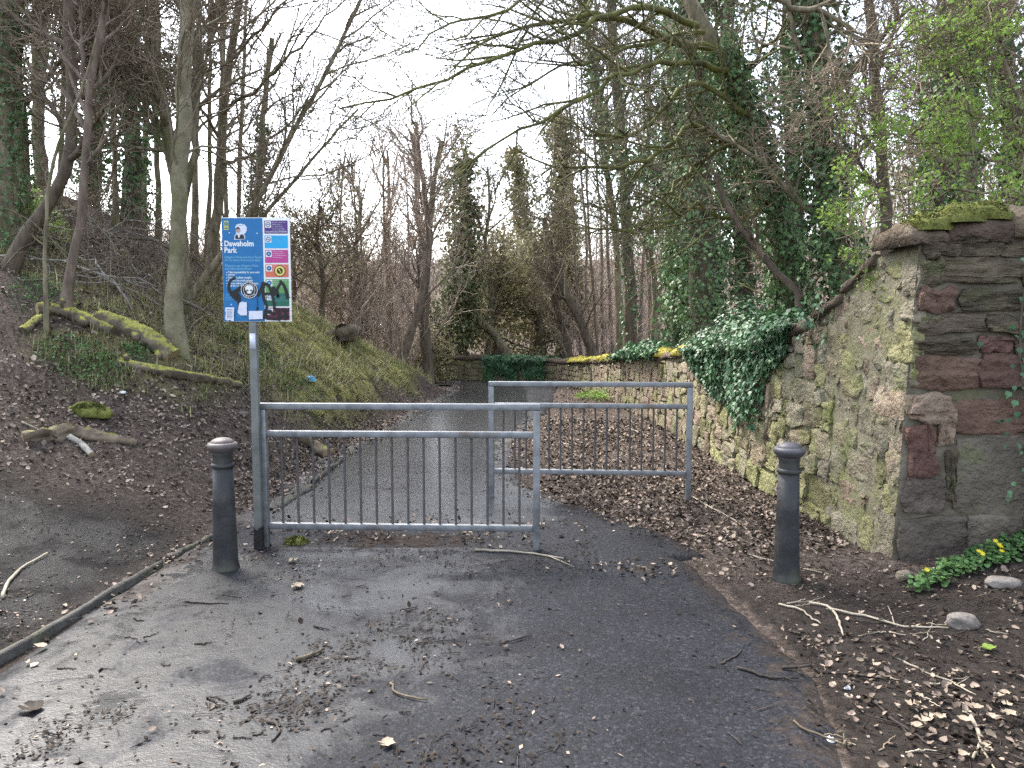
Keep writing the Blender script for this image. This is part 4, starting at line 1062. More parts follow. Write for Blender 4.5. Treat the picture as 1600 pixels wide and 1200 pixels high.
# ------------------------------------------------------------------ trees
def foliage(mb, centers, n_each, spread, size, rng, tmpl=LEAF, up=.2, flatz=.8):
    c = np.repeat(centers, n_each, 0)
    p = c+rng.normal(size=c.shape)*np.asarray(spread)*np.array([1, 1, flatz])
    out = unit(p-c)+rng.normal(size=c.shape)*.7+np.array([0, 0, up])
    scatter(mb, tmpl[0], tmpl[1], p, frames(out, rng), size*(.6+.8*rng.random(len(p))))
def ivy_on(mb, P, R, n, t0, t1, thick, size, rng, patch=.0, tmpl=IVY):
    """leaves wrapped round stems P (N,K,3)"""
    per = max(1, n//len(P))
    t = t0+(t1-t0)*rng.random((len(P), per))
    pos, tan, rad = sample(P, R, t)
    pos, tan, rad, t = pos.reshape(-1, 3), tan.reshape(-1, 3), rad.ravel(), t.ravel()
    rv = rng.normal(size=pos.shape); perp = unit(rv-(rv*tan).sum(1, keepdims=True)*tan)
    nz = fbm(pos[:, 0]*1.1+perp[:, 0]*1.4, pos[:, 1]*1.1+perp[:, 1]*1.4, pos[:, 2]*1.3, 5, 3)
    keep = nz > patch-.9
    th = thick*(.15+1.0*np.clip(.5+nz*1.3, 0, 1.4))*rng.random(len(pos))**.6
    p = pos+perp*(rad+.01+th)[:, None]+rng.normal(size=pos.shape)*.02
    nrm = perp+rng.normal(size=pos.shape)*.55+np.array([0, 0, .25])
    sc = size*(.6+.8*rng.random(len(p)))
    scatter(mb, tmpl[0], tmpl[1], p[keep], frames(nrm[keep], rng, np.array([0, 0, -1.])), sc[keep])
def px_path(pts, Y):
    """measured stem: list of (px, py[, Y])"""
    return np.array([U(p[0], p[1], p[2] if len(p) > 2 else Y) for p in pts])
def tree(label, pts, Y, r0, r1, seed, bark='bark_grey', twig='twig_brown', levels=(), limbs=(), ivy=None, leaves=None, name='tree', cat='tree',
         group=None, sides=9, to_ground=True, K=18, fork=0, limb_r=.035, limb_ivy=None, evg=None, world_pts=None, ivymat='ivy_dark', wig=.02, limb_mat=None):
    rng = np.random.default_rng(seed)
    p = px_path(pts, Y) if world_pts is None else np.asarray(world_pts, float)
    if to_ground:
        b = p[0]; g = float(H(b[0], b[1]))
        if b[2] > g+.15: p = np.vstack([[b[0]-.02, b[1], g-.1], p])
        else: p[0, 2] = g-.12
    P = spline(p, K)
    P[1:-1] += rng.normal(size=P[1:-1].shape)*r0*.12
    t = np.linspace(0, 1, K)
    R = r0+(r1-r0)*t
    R = R*(1+.55*np.exp(-t*14))*(1+.05*rng.normal(size=K))
    base = (P[0, 0], P[0, 1], P[0, 2]+.1)
    o = thing(name, label, cat, base, group)
    mb = MB(); tubes(mb, P, R, sides, wob=.08, rng=rng); mb.build('trunk', bark, o)
    stems, rads = [P], [R]
    if limbs:
        mbl = MB()
        for L in limbs:
            lp = px_path(L[0], Y); q = spline(lp, K); q[1:] += rng.normal(size=q[1:].shape)*wig
            lr = L[1] if len(L) > 1 else limb_r
            rr = np.linspace(lr, max(.004, lr*.18), K)
            tubes(mbl, q, rr, 6); stems.append(q); rads.append(rr)
        mbl.build('limb', limb_mat or bark, o)
    PP, RR = np.array(stems), np.array(rads)
    par, rad = PP, RR
    mbb, mbt = MB(), MB(); tips = []
    for k, lv in enumerate(levels):
        n, t0, t1, ang, L, rm, wander, trop = lv[:8]
        bias = lv[8] if len(lv) > 8 else None
        last = k >= len(levels)-2
        Q, QR = grow(par, rad, n, t0, t1, ang, L, rm, rng, K=6 if k == 0 else (5 if not last else 4), wander=wander, trop=trop, bias=bias, rmin=max(.0014, .00046*Y)*(1.3 if k == 0 else 1.0))
        top = np.minimum(Q[:, 0, 2], Q[:, -1, 2])                 # what grows far above the picture is left out
        keep = (top-CAM_H) < np.maximum(Q[:, 0, 1], 2)*(.50 if k else .75)
        Q, QR = Q[keep], QR[keep]
        if not len(Q): break
        tubes(mbt if k >= 1 else mbb, Q, QR, 5 if k == 0 else 3)
        tips.append(Q)
        if limbs and k == 0 and False: pass
        par, rad = Q, QR
    if mbb.n: mbb.build('branches', bark if limb_mat is None else limb_mat, o, kind='stuff')
    if mbt.n: mbt.build('twigs', twig, o, kind='stuff')
    if ivy:
        mbi = MB()
        for a in ivy: ivy_on(mbi, PP[:1], RR[:1], a[0], a[1], a[2], a[3], a[4], rng, a[5] if len(a) > 5 else 0)
        if limb_ivy and len(PP) > 1: ivy_on(mbi, PP[1:], RR[1:], limb_ivy[0], .0, limb_ivy[1], limb_ivy[2], limb_ivy[3], rng, .3)
        mbi.build('ivy', ivymat, o, kind='stuff')
    if evg:                                   # evergreen sprays round the branch ends: (n centres, per centre, spread, size, material)
        mbe = MB(); src = tips[min(evg[5] if len(evg) > 5 else 0, len(tips)-1)].reshape(-1, 3)
        c = src[rng.integers(0, len(src), evg[0])]
        foliage(mbe, c, evg[1], evg[2], evg[3], rng, tmpl=evg[6] if len(evg) > 6 else LEAF); mbe.build('foliage', evg[4], o, kind='stuff')
    if leaves:                                # young leaves on the twig ends: (n, per, spread, size, material)
        mbe = MB(); src = tips[-1][:, 1:].reshape(-1, 3); c = src[rng.integers(0, len(src), leaves[0])]
        foliage(mbe, c, leaves[1], leaves[2], leaves[3], rng, up=.6); mbe.build('leaves', leaves[4], o, kind='stuff')
    return o
BIG = lambda s=1., up=.35: [(10, .3, .98, 48, (1.6*s, 3.2*s), .05, .16, up), (7, .15, .97, 42, (.8*s, 1.7*s), .018, .22, up), (6, .1, .97, 45, (.4*s, 1.0*s), .006, .28, up), (3, .2, .95, 45, (.2*s, .5*s), .003, .3, .2)]
MID = lambda s=1., up=.3: [(10, .3, .98, 46, (1.0*s, 2.2*s), .03, .2, up), (6, .15, .97, 45, (.5*s, 1.1*s), .01, .25, up), (5, .1, .97, 48, (.2*s, .6*s), .004, .3, .2)]
FAR = lambda s=1., up=.5: [(12, .25, .99, 40, (1.4*s, 2.8*s), .03, .18, up), (7, .12, .98, 42, (.7*s, 1.5*s), .011, .24, up), (6, .1, .98, 45, (.3*s, .8*s), .006, .28, .3)]

# --- the bank on the left
tree("smooth grey-brown trunk standing just behind the park sign on the bank", [(278, 541), (272, 480), (277, 400), (284, 250), (288, 120), (294, -20), (296, -260)], 9.3, .092, .076, 1, 'bark_smooth', levels=[(9, .3, .98, 55, (1.2, 2.4), .022, .2, .3)]+BIG(.75)[1:], sides=14, K=26)
tree("many-stemmed grey tree with mossy bowed limb behind the smooth trunk", [(292, 470), (285, 380), (275, 280), (262, 205), (246, 100), (240, -20), (236, -200)], 11.5, .09, .055, 2, 'bark_grey', levels=BIG(.8),
     limbs=[([(283, 330), (304, 200), (308, 60), (318, -60), (322, -220)], .065), ([(268, 260), (232, 190), (205, 175), (190, 120), (165, 20)], .045), ([(300, 180), (318, 90), (340, 10), (352, -80)], .05), ([(272, 280), (255, 215), (236, 180), (215, 178)], .06)])
tree("slim reddish trunk rising from the bank left of the log pile", [(104, 462), (118, 390), (130, 300), (136, 200), (141, 130), (160, 40), (172, -60), (180, -200)], 9.0, .052, .03, 3, 'bark_red', levels=MID(.8), limbs=[([(139, 140), (126, 60), (120, -40)], .03)])
tree("dark trunk bowing out of the bank towards the slim reddish trunk", [(12, 402), (45, 360), (82, 310), (108, 240), (113, 140), (108, 60), (106, -60), (100, -220)], 9.7, .08, .045, 4, 'bark_dark', levels=BIG(.6))
tree("bleached twisted dead stem leaning across the dark bowed trunk", [(70, 392), (74, 350), (74, 300), (92, 225), (118, 165), (138, 110), (150, 60)], 8.6, .024, .011, 5, 'bark_grey', twig='stick', levels=[(6, .2, .95, 55, (.3, .8), .012, .3, -.1), (3, .2, .9, 50, (.15, .35), .005, .3, 0)])
tree("thick ivy-wrapped trunk at the very edge of the bank wood", [(10, 330), (6, 200), (8, 80), (14, -60), (20, -240)], 10.4, .12, .095, 6, 'bark_grey', levels=BIG(.7), ivy=[(2600, .0, 1., .10, .05, .35)])
tree("ivy-flecked trunk beside the thickest ivy trunk on the bank", [(34, 340), (32, 210), (24, 90), (18, -40), (10, -220)], 11.0, .11, .075, 7, 'bark_grey', levels=BIG(.7), ivy=[(1800, .1, 1., .08, .05, .55)])
tree("dark ivy-smothered tree on the bank top with thick evergreen coat", [(210, 350), (205, 240), (200, 120), (196, 0), (190, -150)], 15, .17, .12, 8, 'bark_dark', levels=MID(1.1), ivy=[(3600, .05, .95, .42, .08, .2)], evg=(110, 22, .2, .09, 'ivy_dark', 1, IVY))
tree("ivy-clad trunk with ragged leaf clumps left of the ivy-smothered tree", [(140, 330), (150, 220), (165, 110), (160, 0), (150, -150)], 16, .15, .1, 9, 'bark_dark', levels=MID(1.1), ivy=[(2600, .1, .95, .35, .08, .25)], evg=(110, 20, .22, .09, 'ivy_dark', 1, IVY))
tree("evergreen clump behind the dark bowed trunk", [(70, 330), (60, 200), (66, 60), (60, -100)], 17, .14, .1, 10, 'bark_dark', levels=MID(1.2), evg=(130, 20, .25, .1, 'evergreen', 1))
tree("slender tree leaning over the sign towards the open sky", [(296, 470), (330, 420), (372, 365), (425, 270), (462, 200), (500, 130), (545, 40), (590, -60)], 11.2, .055, .018, 11, 'bark_grey', levels=[(20, .15, .98, 40, (.9, 2.6), .016, .16, .25), (8, .15, .97, 42, (.45, 1.1), .006, .24, .2), (5, .1, .95, 45, (.2, .6), .003, .3, .1)])
tree("high bough-laden tree whose sprays hang into the sky gap", [(330, 430), (340, 300), (352, 150), (372, 0), (385, -160)], 13, .09, .05, 15, 'bark_grey', levels=[(7, .3, .98, 50, (1.2, 2.6), .02, .18, .2), (7, .15, .97, 42, (.6, 1.4), .008, .24, .1), (5, .1, .95, 45, (.3, .7), .004, .3, .1)],
     limbs=[([(346, 180), (420, 120, 12.4), (500, 40, 12), (560, -30, 11.7)], .035), ([(340, 260), (410, 230, 12.6), (480, 160, 12.2), (540, 110, 12)], .03), ([(356, 100), (430, 20, 12.5), (480, -60, 12.2)], .03), ([(344, 220), (300, 150, 12.6), (250, 80, 12.4), (210, 0, 12.2)], .03)])
tree("slender stem leaning close under the leaning slender tree", [(318, 480), (360, 400), (400, 350), (470, 270), (530, 200), (560, 170)], 12.5, .045, .014, 12, 'bark_grey', levels=[(16, .2, .98, 42, (.8, 2.0), .012, .18, .2), (8, .15, .97, 42, (.4, 1.0), .005, .24, .2), (5, .1, .95, 45, (.2, .5), .003, .3, .1)])
tree("short ivy-capped stem peering over the park sign", [(398, 430), (396, 340), (404, 270), (410, 190), (425, 60)], 17, .09, .05, 13, 'bark_grey', levels=FAR(.6), ivy=[(900, .2, .7, .14, .08, .2)])
k = 0
for (x0, x1, Yy, r) in [(305, 312, 14, .06), (322, 330, 15, .05), (338, 352, 16.5, .07), (352, 344, 14.5, .045), (372, 385, 18, .06), (248, 236, 16, .06), (95, 100, 13, .05), (180, 172, 13.5, .05), (225, 232, 18, .08), (60, 52, 14, .06)]:
    k += 1
    lab = ["thin young tree rising close right of the smooth trunk", "thin young tree second right of the smooth trunk", "thin pale tree rising from behind the sign's top edge", "slightest young tree leaning left behind the sign", "thin young tree farthest back above the sign",
           "thin tree between the ivy-smothered tree and the smooth trunk", "thin stem close behind the slim reddish trunk", "thin stem between the reddish trunk and the ivy-smothered tree", "farthest bank-top trunk behind the ivy-smothered tree", "thin stem between the ivy trunks and the dark bowed trunk"][k-1]
    tree(lab, [(x0, 440), (x0+(x1-x0)*.3+3*(-1)**k, 300), (x0+(x1-x0)*.6, 150), (x1, 0), (x1+(x1-x0), -200)], Yy, r, r*.4, 100+k, 'bark_grey', levels=MID(.9), group="thin young trees on the bank")
# twiggy thorn bushes beyond the bank
for i, (px, top, Yy, lab) in enumerate([(500, 262, 17, "dense twiggy thorn bush behind the park sign"), (455, 290, 19, "lower twiggy thorn bush close beside the sign"), (545, 330, 20, "small twiggy bush at the crest of the bank")]):
    tree(lab, [(px, 520), (px+5, 440), (px-5, 370), (px+2, top+60)], Yy, .07, .03, 200+i, 'bark_dark', levels=[(18, .15, .98, 50, (1.2, 2.4), .02, .22, .5), (9, .1, .97, 48, (.6, 1.2), .008, .28, .3), (7, .1, .97, 50, (.25, .6), .005, .32, .1)], name='thorn_bush', cat='bush', evg=(70, 10, .25, .09, 'evergreen_pale', 1))

# --- beyond the bank and round the bend
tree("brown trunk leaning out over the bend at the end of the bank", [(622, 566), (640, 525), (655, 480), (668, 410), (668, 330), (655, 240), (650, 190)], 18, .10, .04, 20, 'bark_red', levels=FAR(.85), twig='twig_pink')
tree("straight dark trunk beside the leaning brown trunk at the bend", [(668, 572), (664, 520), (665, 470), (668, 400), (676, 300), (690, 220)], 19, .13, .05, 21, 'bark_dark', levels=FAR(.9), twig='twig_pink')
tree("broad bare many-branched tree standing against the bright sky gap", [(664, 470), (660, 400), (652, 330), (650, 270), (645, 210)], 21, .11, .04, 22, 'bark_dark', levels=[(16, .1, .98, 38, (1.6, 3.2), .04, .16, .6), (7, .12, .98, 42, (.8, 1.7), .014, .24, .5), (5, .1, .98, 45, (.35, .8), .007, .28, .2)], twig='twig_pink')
tree("ivy-bearded tree with upright ivy plumes right of the bare tree", [(722, 560), (728, 470), (726, 380), (722, 300), (728, 240)], 23.5, .2, .08, 23, 'bark_dark', levels=FAR(.85), ivy=[(2200, .15, .98, .45, .13, .2)], evg=(70, 22, .3, .13, 'evergreen_pale', 0), twig='twig_pink', ivymat='evergreen')
tree("pale-barked dead trunk slanting over the ivy-hung wall", [(795, 562), (770, 520), (742, 492), (722, 450), (712, 422), (705, 395)], 23.2, .16, .08, 24, 'bark_grey', levels=[(5, .4, .98, 50, (.6, 1.4), .03, .2, .3), (5, .2, .97, 45, (.3, .8), .01, .26, .2)])
tree("low dark yew spreading above the ivy-hung wall", [(775, 560), (772, 500), (778, 450), (785, 400)], 25, .2, .09, 25, 'bark_dark', levels=[(16, .1, .98, 70, (1.4, 2.6), .04, .2, .1), (7, .12, .98, 50, (.6, 1.3), .014, .26, -.1)], evg=(260, 32, (.34, .34, .2), .12, 'evergreen_pale', 1))
tree("second low yew with yellowish sprays by the wall bend", [(845, 560), (842, 500), (836, 430), (835, 380)], 26, .2, .09, 26, 'bark_dark', levels=[(16, .1, .98, 70, (1.4, 2.8), .04, .2, .1), (7, .12, .98, 50, (.6, 1.3), .014, .26, -.1)], evg=(260, 32, (.34, .34, .2), .12, 'evergreen_pale', 1))
tree("tall narrow ivy spire rising above the yews", [(880, 560), (884, 440), (880, 320), (876, 230), (872, 180)], 27, .22, .05, 27, 'bark_dark', levels=[(34, .1, .98, 62, (.7, 1.7), .03, .2, .4), (6, .12, .98, 50, (.4, .9), .012, .26, .1)], ivy=[(3200, .1, 1, .7, .14, .1)], evg=(200, 24, .3, .13, 'evergreen_pale', 0), ivymat='evergreen_pale')
tree("leaning ivy plume left of the tall ivy spire", [(840, 560), (830, 430), (818, 330), (806, 262), (798, 232)], 28, .2, .05, 28, 'bark_dark', levels=[(26, .1, .98, 60, (.6, 1.4), .03, .2, .4), (6, .12, .98, 50, (.4, .9), .012, .26, .1)], ivy=[(1700, .1, 1, .5, .14, .1)], evg=(90, 22, .28, .13, 'evergreen_pale', 0), ivymat='evergreen_pale')
tree("dark green holly by the left end of the ivy-hung wall", [(700, 580), (700, 530), (704, 480), (710, 430)], 22.8, .12, .05, 29, 'bark_dark', levels=[(18, .1, .98, 60, (.7, 1.4), .03, .2, .2), (6, .12, .98, 50, (.3, .7), .012, .26, .1)], evg=(150, 24, .24, .11, 'evergreen', 1))
tree("bluish-green shrub tucked at the left foot of the ivy-hung wall", [(672, 590), (674, 560), (678, 530)], 21.3, .06, .03, 30, 'bark_dark', levels=[(14, .1, .98, 60, (.4, .8), .03, .2, .2), (5, .12, .98, 50, (.2, .5), .012, .26, .1)], evg=(90, 22, .2, .09, 'evergreen_pale', 1), name='shrub', cat='shrub')
tree("tall straight trunk with ivy flecks beyond the wall bend", [(986, 560), (985, 470), (982, 400), (978, 300), (968, 180), (958, 60), (952, -60), (946, -200)], 18, .15, .09, 31, 'bark_dark', levels=BIG(.9), ivy=[(1500, .0, 1., .10, .08, .35)], limbs=[([(983, 290), (962, 250), (940, 190), (925, 90), (905, -20)], .09), ([(985, 300), (1010, 240), (1015, 140), (1020, 0)], .05)], limb_ivy=(900, 1., .14, .08))
tree("grey trunk close left of the tall straight trunk", [(968, 560), (966, 450), (958, 330), (940, 220), (925, 100), (915, -40)], 20, .11, .05, 32, 'bark_grey', levels=FAR(.9), ivy=[(1200, .5, 1., .3, .09, .1)])
tree("dark leaning trunk over the wall coping", [(928, 560), (905, 500), (880, 450), (862, 400), (850, 340)], 22, .15, .06, 33, 'bark_dark', levels=FAR(.8))
tree("dark bowed stem between the yews and the tall trunk", [(890, 560), (876, 500), (866, 470), (864, 420), (858, 360)], 22.5, .12, .05, 34, 'bark_dark', levels=FAR(.7))
k = 0
for (x0, x1, Yy, r) in [(908, 893, 23, .05), (920, 905, 25, .06), (934, 915, 22, .05), (944, 930, 24, .06), (955, 950, 26, .07), (1000, 1006, 24, .06), (1016, 1012, 26, .08), (1028, 1034, 22, .05), (612, 598, 21, .05), (590, 600, 23, .06), (575, 560, 22, .05), (640, 630, 25, .06), (600, 622, 26, .06), (558, 548, 19, .045), (530, 540, 21, .06), (1046, 1040, 25, .07)]:
    k += 1; ty = 60 if x0 > 880 else 260
    rank = sorted([908, 920, 934, 944, 955, 1000, 1016, 1028, 1046] if x0 > 880 else [612, 590, 575, 640, 600, 558, 530]).index(x0)
    nth = ["leftmost", "second from the left", "third from the left", "fourth from the left", "fifth from the left", "sixth from the left", "seventh from the left", "eighth from the left", "rightmost"][8 if rank == (8 if x0 > 880 else 6) else rank]
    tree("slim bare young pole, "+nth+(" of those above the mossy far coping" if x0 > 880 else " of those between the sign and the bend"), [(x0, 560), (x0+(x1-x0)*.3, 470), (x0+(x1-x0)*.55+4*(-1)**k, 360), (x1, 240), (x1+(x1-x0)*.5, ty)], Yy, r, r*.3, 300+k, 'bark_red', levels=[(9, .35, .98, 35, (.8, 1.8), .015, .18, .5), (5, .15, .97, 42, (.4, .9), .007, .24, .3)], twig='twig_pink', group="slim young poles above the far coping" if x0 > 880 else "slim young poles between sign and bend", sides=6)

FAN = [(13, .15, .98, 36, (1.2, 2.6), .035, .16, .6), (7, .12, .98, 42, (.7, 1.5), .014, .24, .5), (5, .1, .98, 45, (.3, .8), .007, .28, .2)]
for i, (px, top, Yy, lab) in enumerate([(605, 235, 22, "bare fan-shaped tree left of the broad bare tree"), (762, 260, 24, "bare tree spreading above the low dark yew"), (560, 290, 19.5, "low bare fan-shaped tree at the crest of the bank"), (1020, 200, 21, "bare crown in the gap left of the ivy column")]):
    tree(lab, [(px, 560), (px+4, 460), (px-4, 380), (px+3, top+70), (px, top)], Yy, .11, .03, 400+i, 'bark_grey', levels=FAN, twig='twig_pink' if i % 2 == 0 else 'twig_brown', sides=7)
# --- behind the wall
tree("massive ivy-smothered column of a tree behind the wall's ivy drape", [(1100, 520), (1098, 400), (1090, 260), (1086, 120), (1082, -20), (1078, -220)], 12.5, .22, .16, 40, 'bark_dark', levels=BIG(.9), ivy=[(11500, .0, 1., .5, .064, .12)], evg=(70, 30, .18, .065, 'ivy_dark', 1, IVY))
tree("slanting ivy-wrapped trunk with mossy boughs reaching over the path", [(1240, 470), (1222, 400), (1208, 330), (1192, 250), (1165, 170), (1130, 90), (1095, 30), (1060, -30), (1010, -130)], 8.6, .115, .07, 41, 'bark_grey', twig='twig_mossy', limb_mat='bark_moss',
     levels=[(14, .1, .98, 36, (.6, 1.7), .014, .16, .0, (-.6, 0, 0)), (6, .1, .97, 42, (.35, 1.0), .006, .24, .05), (3, .1, .95, 45, (.15, .5), .003, .3, .05)],
     ivy=[(5200, .0, .72, .16, .055, .25)],
     limbs=[([(1120, 80, 8.5), (1050, 62, 8.3), (960, 28, 8), (880, 34, 7.7), (790, 55, 7.5), (700, 110, 7.3)], .042), ([(1140, 110, 8.5), (1060, 95, 8), (985, 110, 7.6), (900, 160, 7.2), (790, 215, 7), (690, 290, 6.8)], .034), ([(1090, 40, 8.3), (1000, 10, 7.8), (900, 50, 7.4), (800, 80, 7.1), (700, 120, 6.8), (600, 155, 6.6), (530, 172, 6.5)], .036),
            ([(1195, 255, 8.6), (1130, 215, 8.4), (1075, 200, 8.2), (1020, 245, 8), (960, 262, 7.8), (890, 262, 7.6), (800, 235, 7.5)], .038), ([(1205, 310, 8.6), (1150, 345, 8.3), (1090, 320, 8.1), (1040, 355, 7.9), (960, 362, 7.7), (880, 345, 7.5)], .03), ([(1185, 220, 8.6), (1110, 240, 8.4), (1040, 300, 8.1), (960, 330, 7.9), (890, 310, 7.7)], .03),
            ([(1170, 180, 8.5), (1090, 130, 8.3), (1020, 190, 8), (960, 215, 7.8), (905, 200, 7.6), (860, 160, 7.4)], .034), ([(1150, 130, 8.5), (1190, 80, 8.5), (1240, 40, 8.4), (1270, 0, 8.3)], .03), ([(1060, -20, 8.2), (960, -30, 7.8), (860, -10, 7.4), (770, 20, 7.1), (690, 40, 6.9), (620, 90, 6.7)], .03), ([(1100, 50, 8.4), (1010, 70, 8.1), (930, 90, 7.8), (860, 110, 7.5), (800, 150, 7.3), (740, 180, 7.2)], .026)])
tree("upright ivy-draped trunk with a bough arching to the wall end", [(1316, 450), (1305, 380), (1292, 300), (1284, 220), (1276, 120), (1266, 20), (1262, -60), (1258, -260)], 7.9, .125, .10, 42, 'bark_grey', levels=BIG(.6), ivy=[(6500, .05, 1., .22, .055, .3)],
     limbs=[([(1150, -30, 6.4), (1225, 2, 6.4), (1300, 34, 6.4), (1350, 75, 6.35), (1395, 115, 6.3), (1430, 156, 6.3)], .032)])
tree("bare brown stem slanting up from the wall's ivy", [(1248, 470), (1222, 435), (1185, 390), (1150, 345), (1125, 300), (1118, 270)], 8.1, .05, .025, 43, 'bark_red', levels=[(7, .3, .98, 50, (.5, 1.2), .018, .2, .2), (5, .2, .97, 45, (.3, .7), .007, .28, .1), (4, .1, .95, 45, (.12, .3), .003, .3, 0)])
tree("dark forked ivy trunk behind the wall end among the fresh leaves", [(1462, 330), (1468, 250), (1478, 170), (1496, 90), (1518, 10), (1530, -120)], 8.2, .10, .07, 44, 'bark_dark', levels=BIG(.5), ivy=[(4200, .1, 1., .28, .055, .25)])
tree("grey trunk deeper in the wood behind the wall end", [(1512, 330), (1506, 220), (1504, 100), (1500, -60)], 11, .14, .1, 45, 'bark_grey', levels=BIG(.7), ivy=[(1800, .1, 1., .25, .07, .3)])
tree("tree with ivy plumes between the upright trunk and the wall end", [(1385, 400), (1380, 280), (1372, 160), (1360, 40), (1350, -120)], 13, .11, .07, 46, 'bark_dark', levels=BIG(.8))
tree("evergreen mass filling the gap behind the slanting trunk", [(1165, 480), (1160, 350), (1150, 220), (1140, 90), (1135, -60)], 15, .18, .12, 47, 'bark_dark', levels=MID(1.2), ivy=[(4600, .0, .8, .55, .078, .2)], evg=(90, 26, .25, .078, 'ivy_dark', 1, IVY))
tree("shadowy ivy tree behind the upright ivy-draped trunk", [(1245, 480), (1240, 330), (1235, 200), (1230, 60), (1225, -120)], 14, .16, .1, 48, 'bark_dark', levels=MID(1.2), ivy=[(3400, .0, .75, .45, .075, .25)], evg=(50, 26, .25, .075, 'ivy_dark', 1, IVY))
tree("ivy-topped tree at the right edge of the wood", [(1590, 330), (1580, 200), (1570, 60), (1560, -120)], 12, .15, .1, 49, 'bark_dark', levels=BIG(.8), ivy=[(3000, .1, .95, .4, .08, .2)])
tree("grey twiggy thicket tree filling the space behind the wall end", [(1440, 400), (1445, 320), (1450, 220), (1445, 120)], 15, .09, .04, 50, 'bark_grey', levels=FAR(.9), evg=(150, 20, .3, .09, 'evergreen', 1))
tree("bushy ivy tree between the tall straight trunk and the ivy column", [(1058, 540), (1060, 450), (1054, 330), (1050, 220), (1046, 80)], 15.5, .12, .06, 51, 'bark_dark', levels=MID(1.), ivy=[(2800, .0, .9, .35, .1, .15)], evg=(110, 24, .22, .1, 'ivy_dark', 1, IVY))
# hawthorn in fresh leaf leaning in over the wall end
tree("hawthorn in fresh yellow-green leaf leaning in over the wall end", [(1680, 330), (1640, 260), (1600, 180), (1570, 100), (1540, 20), (1510, -60)], 6.4, .035, .012, 52, 'bark_grey', limb_r=.016,
     limbs=[([(1640, 260), (1560, 250, 6.2), (1480, 235, 6.1), (1400, 215, 6), (1330, 200, 6)],), ([(1660, 300), (1560, 300, 5.9), (1460, 290, 5.8), (1380, 300, 5.7), (1310, 310, 5.7)],), ([(1600, 180), (1530, 130, 6.2), (1470, 90, 6.1), (1420, 60, 6)],), ([(1610, 200), (1540, 185, 6), (1460, 160, 5.9), (1390, 150, 5.9)],),
            ([(1650, 290), (1590, 200, 6), (1540, 120, 5.9), (1520, 60, 5.8)],), ([(1650, 330), (1540, 330, 5.7), (1440, 330, 5.7), (1350, 360, 5.7), (1300, 370, 5.8)],), ([(1580, 100), (1560, 40, 6.2), (1580, -20, 6.2)],)],
     levels=[(9, .15, .98, 42, (.35, .9), .007, .2, .2), (5, .1, .97, 45, (.2, .45), .004, .25, .2), (3, .1, .95, 45, (.08, .2), .0025, .3, .1)], leaves=(1050, 7, .035, .034, 'spring_leaf'))
tree("fresh-leaved sapling sprig beside the upright ivy-draped trunk", [(1345, 430), (1335, 370), (1325, 320), (1330, 280)], 6.9, .014, .005, 53, 'bark_grey', levels=[(8, .1, .98, 50, (.2, .5), .005, .2, .3), (5, .1, .97, 45, (.1, .25), .003, .25, .2)], leaves=(120, 7, .035, .034, 'spring_leaf'))

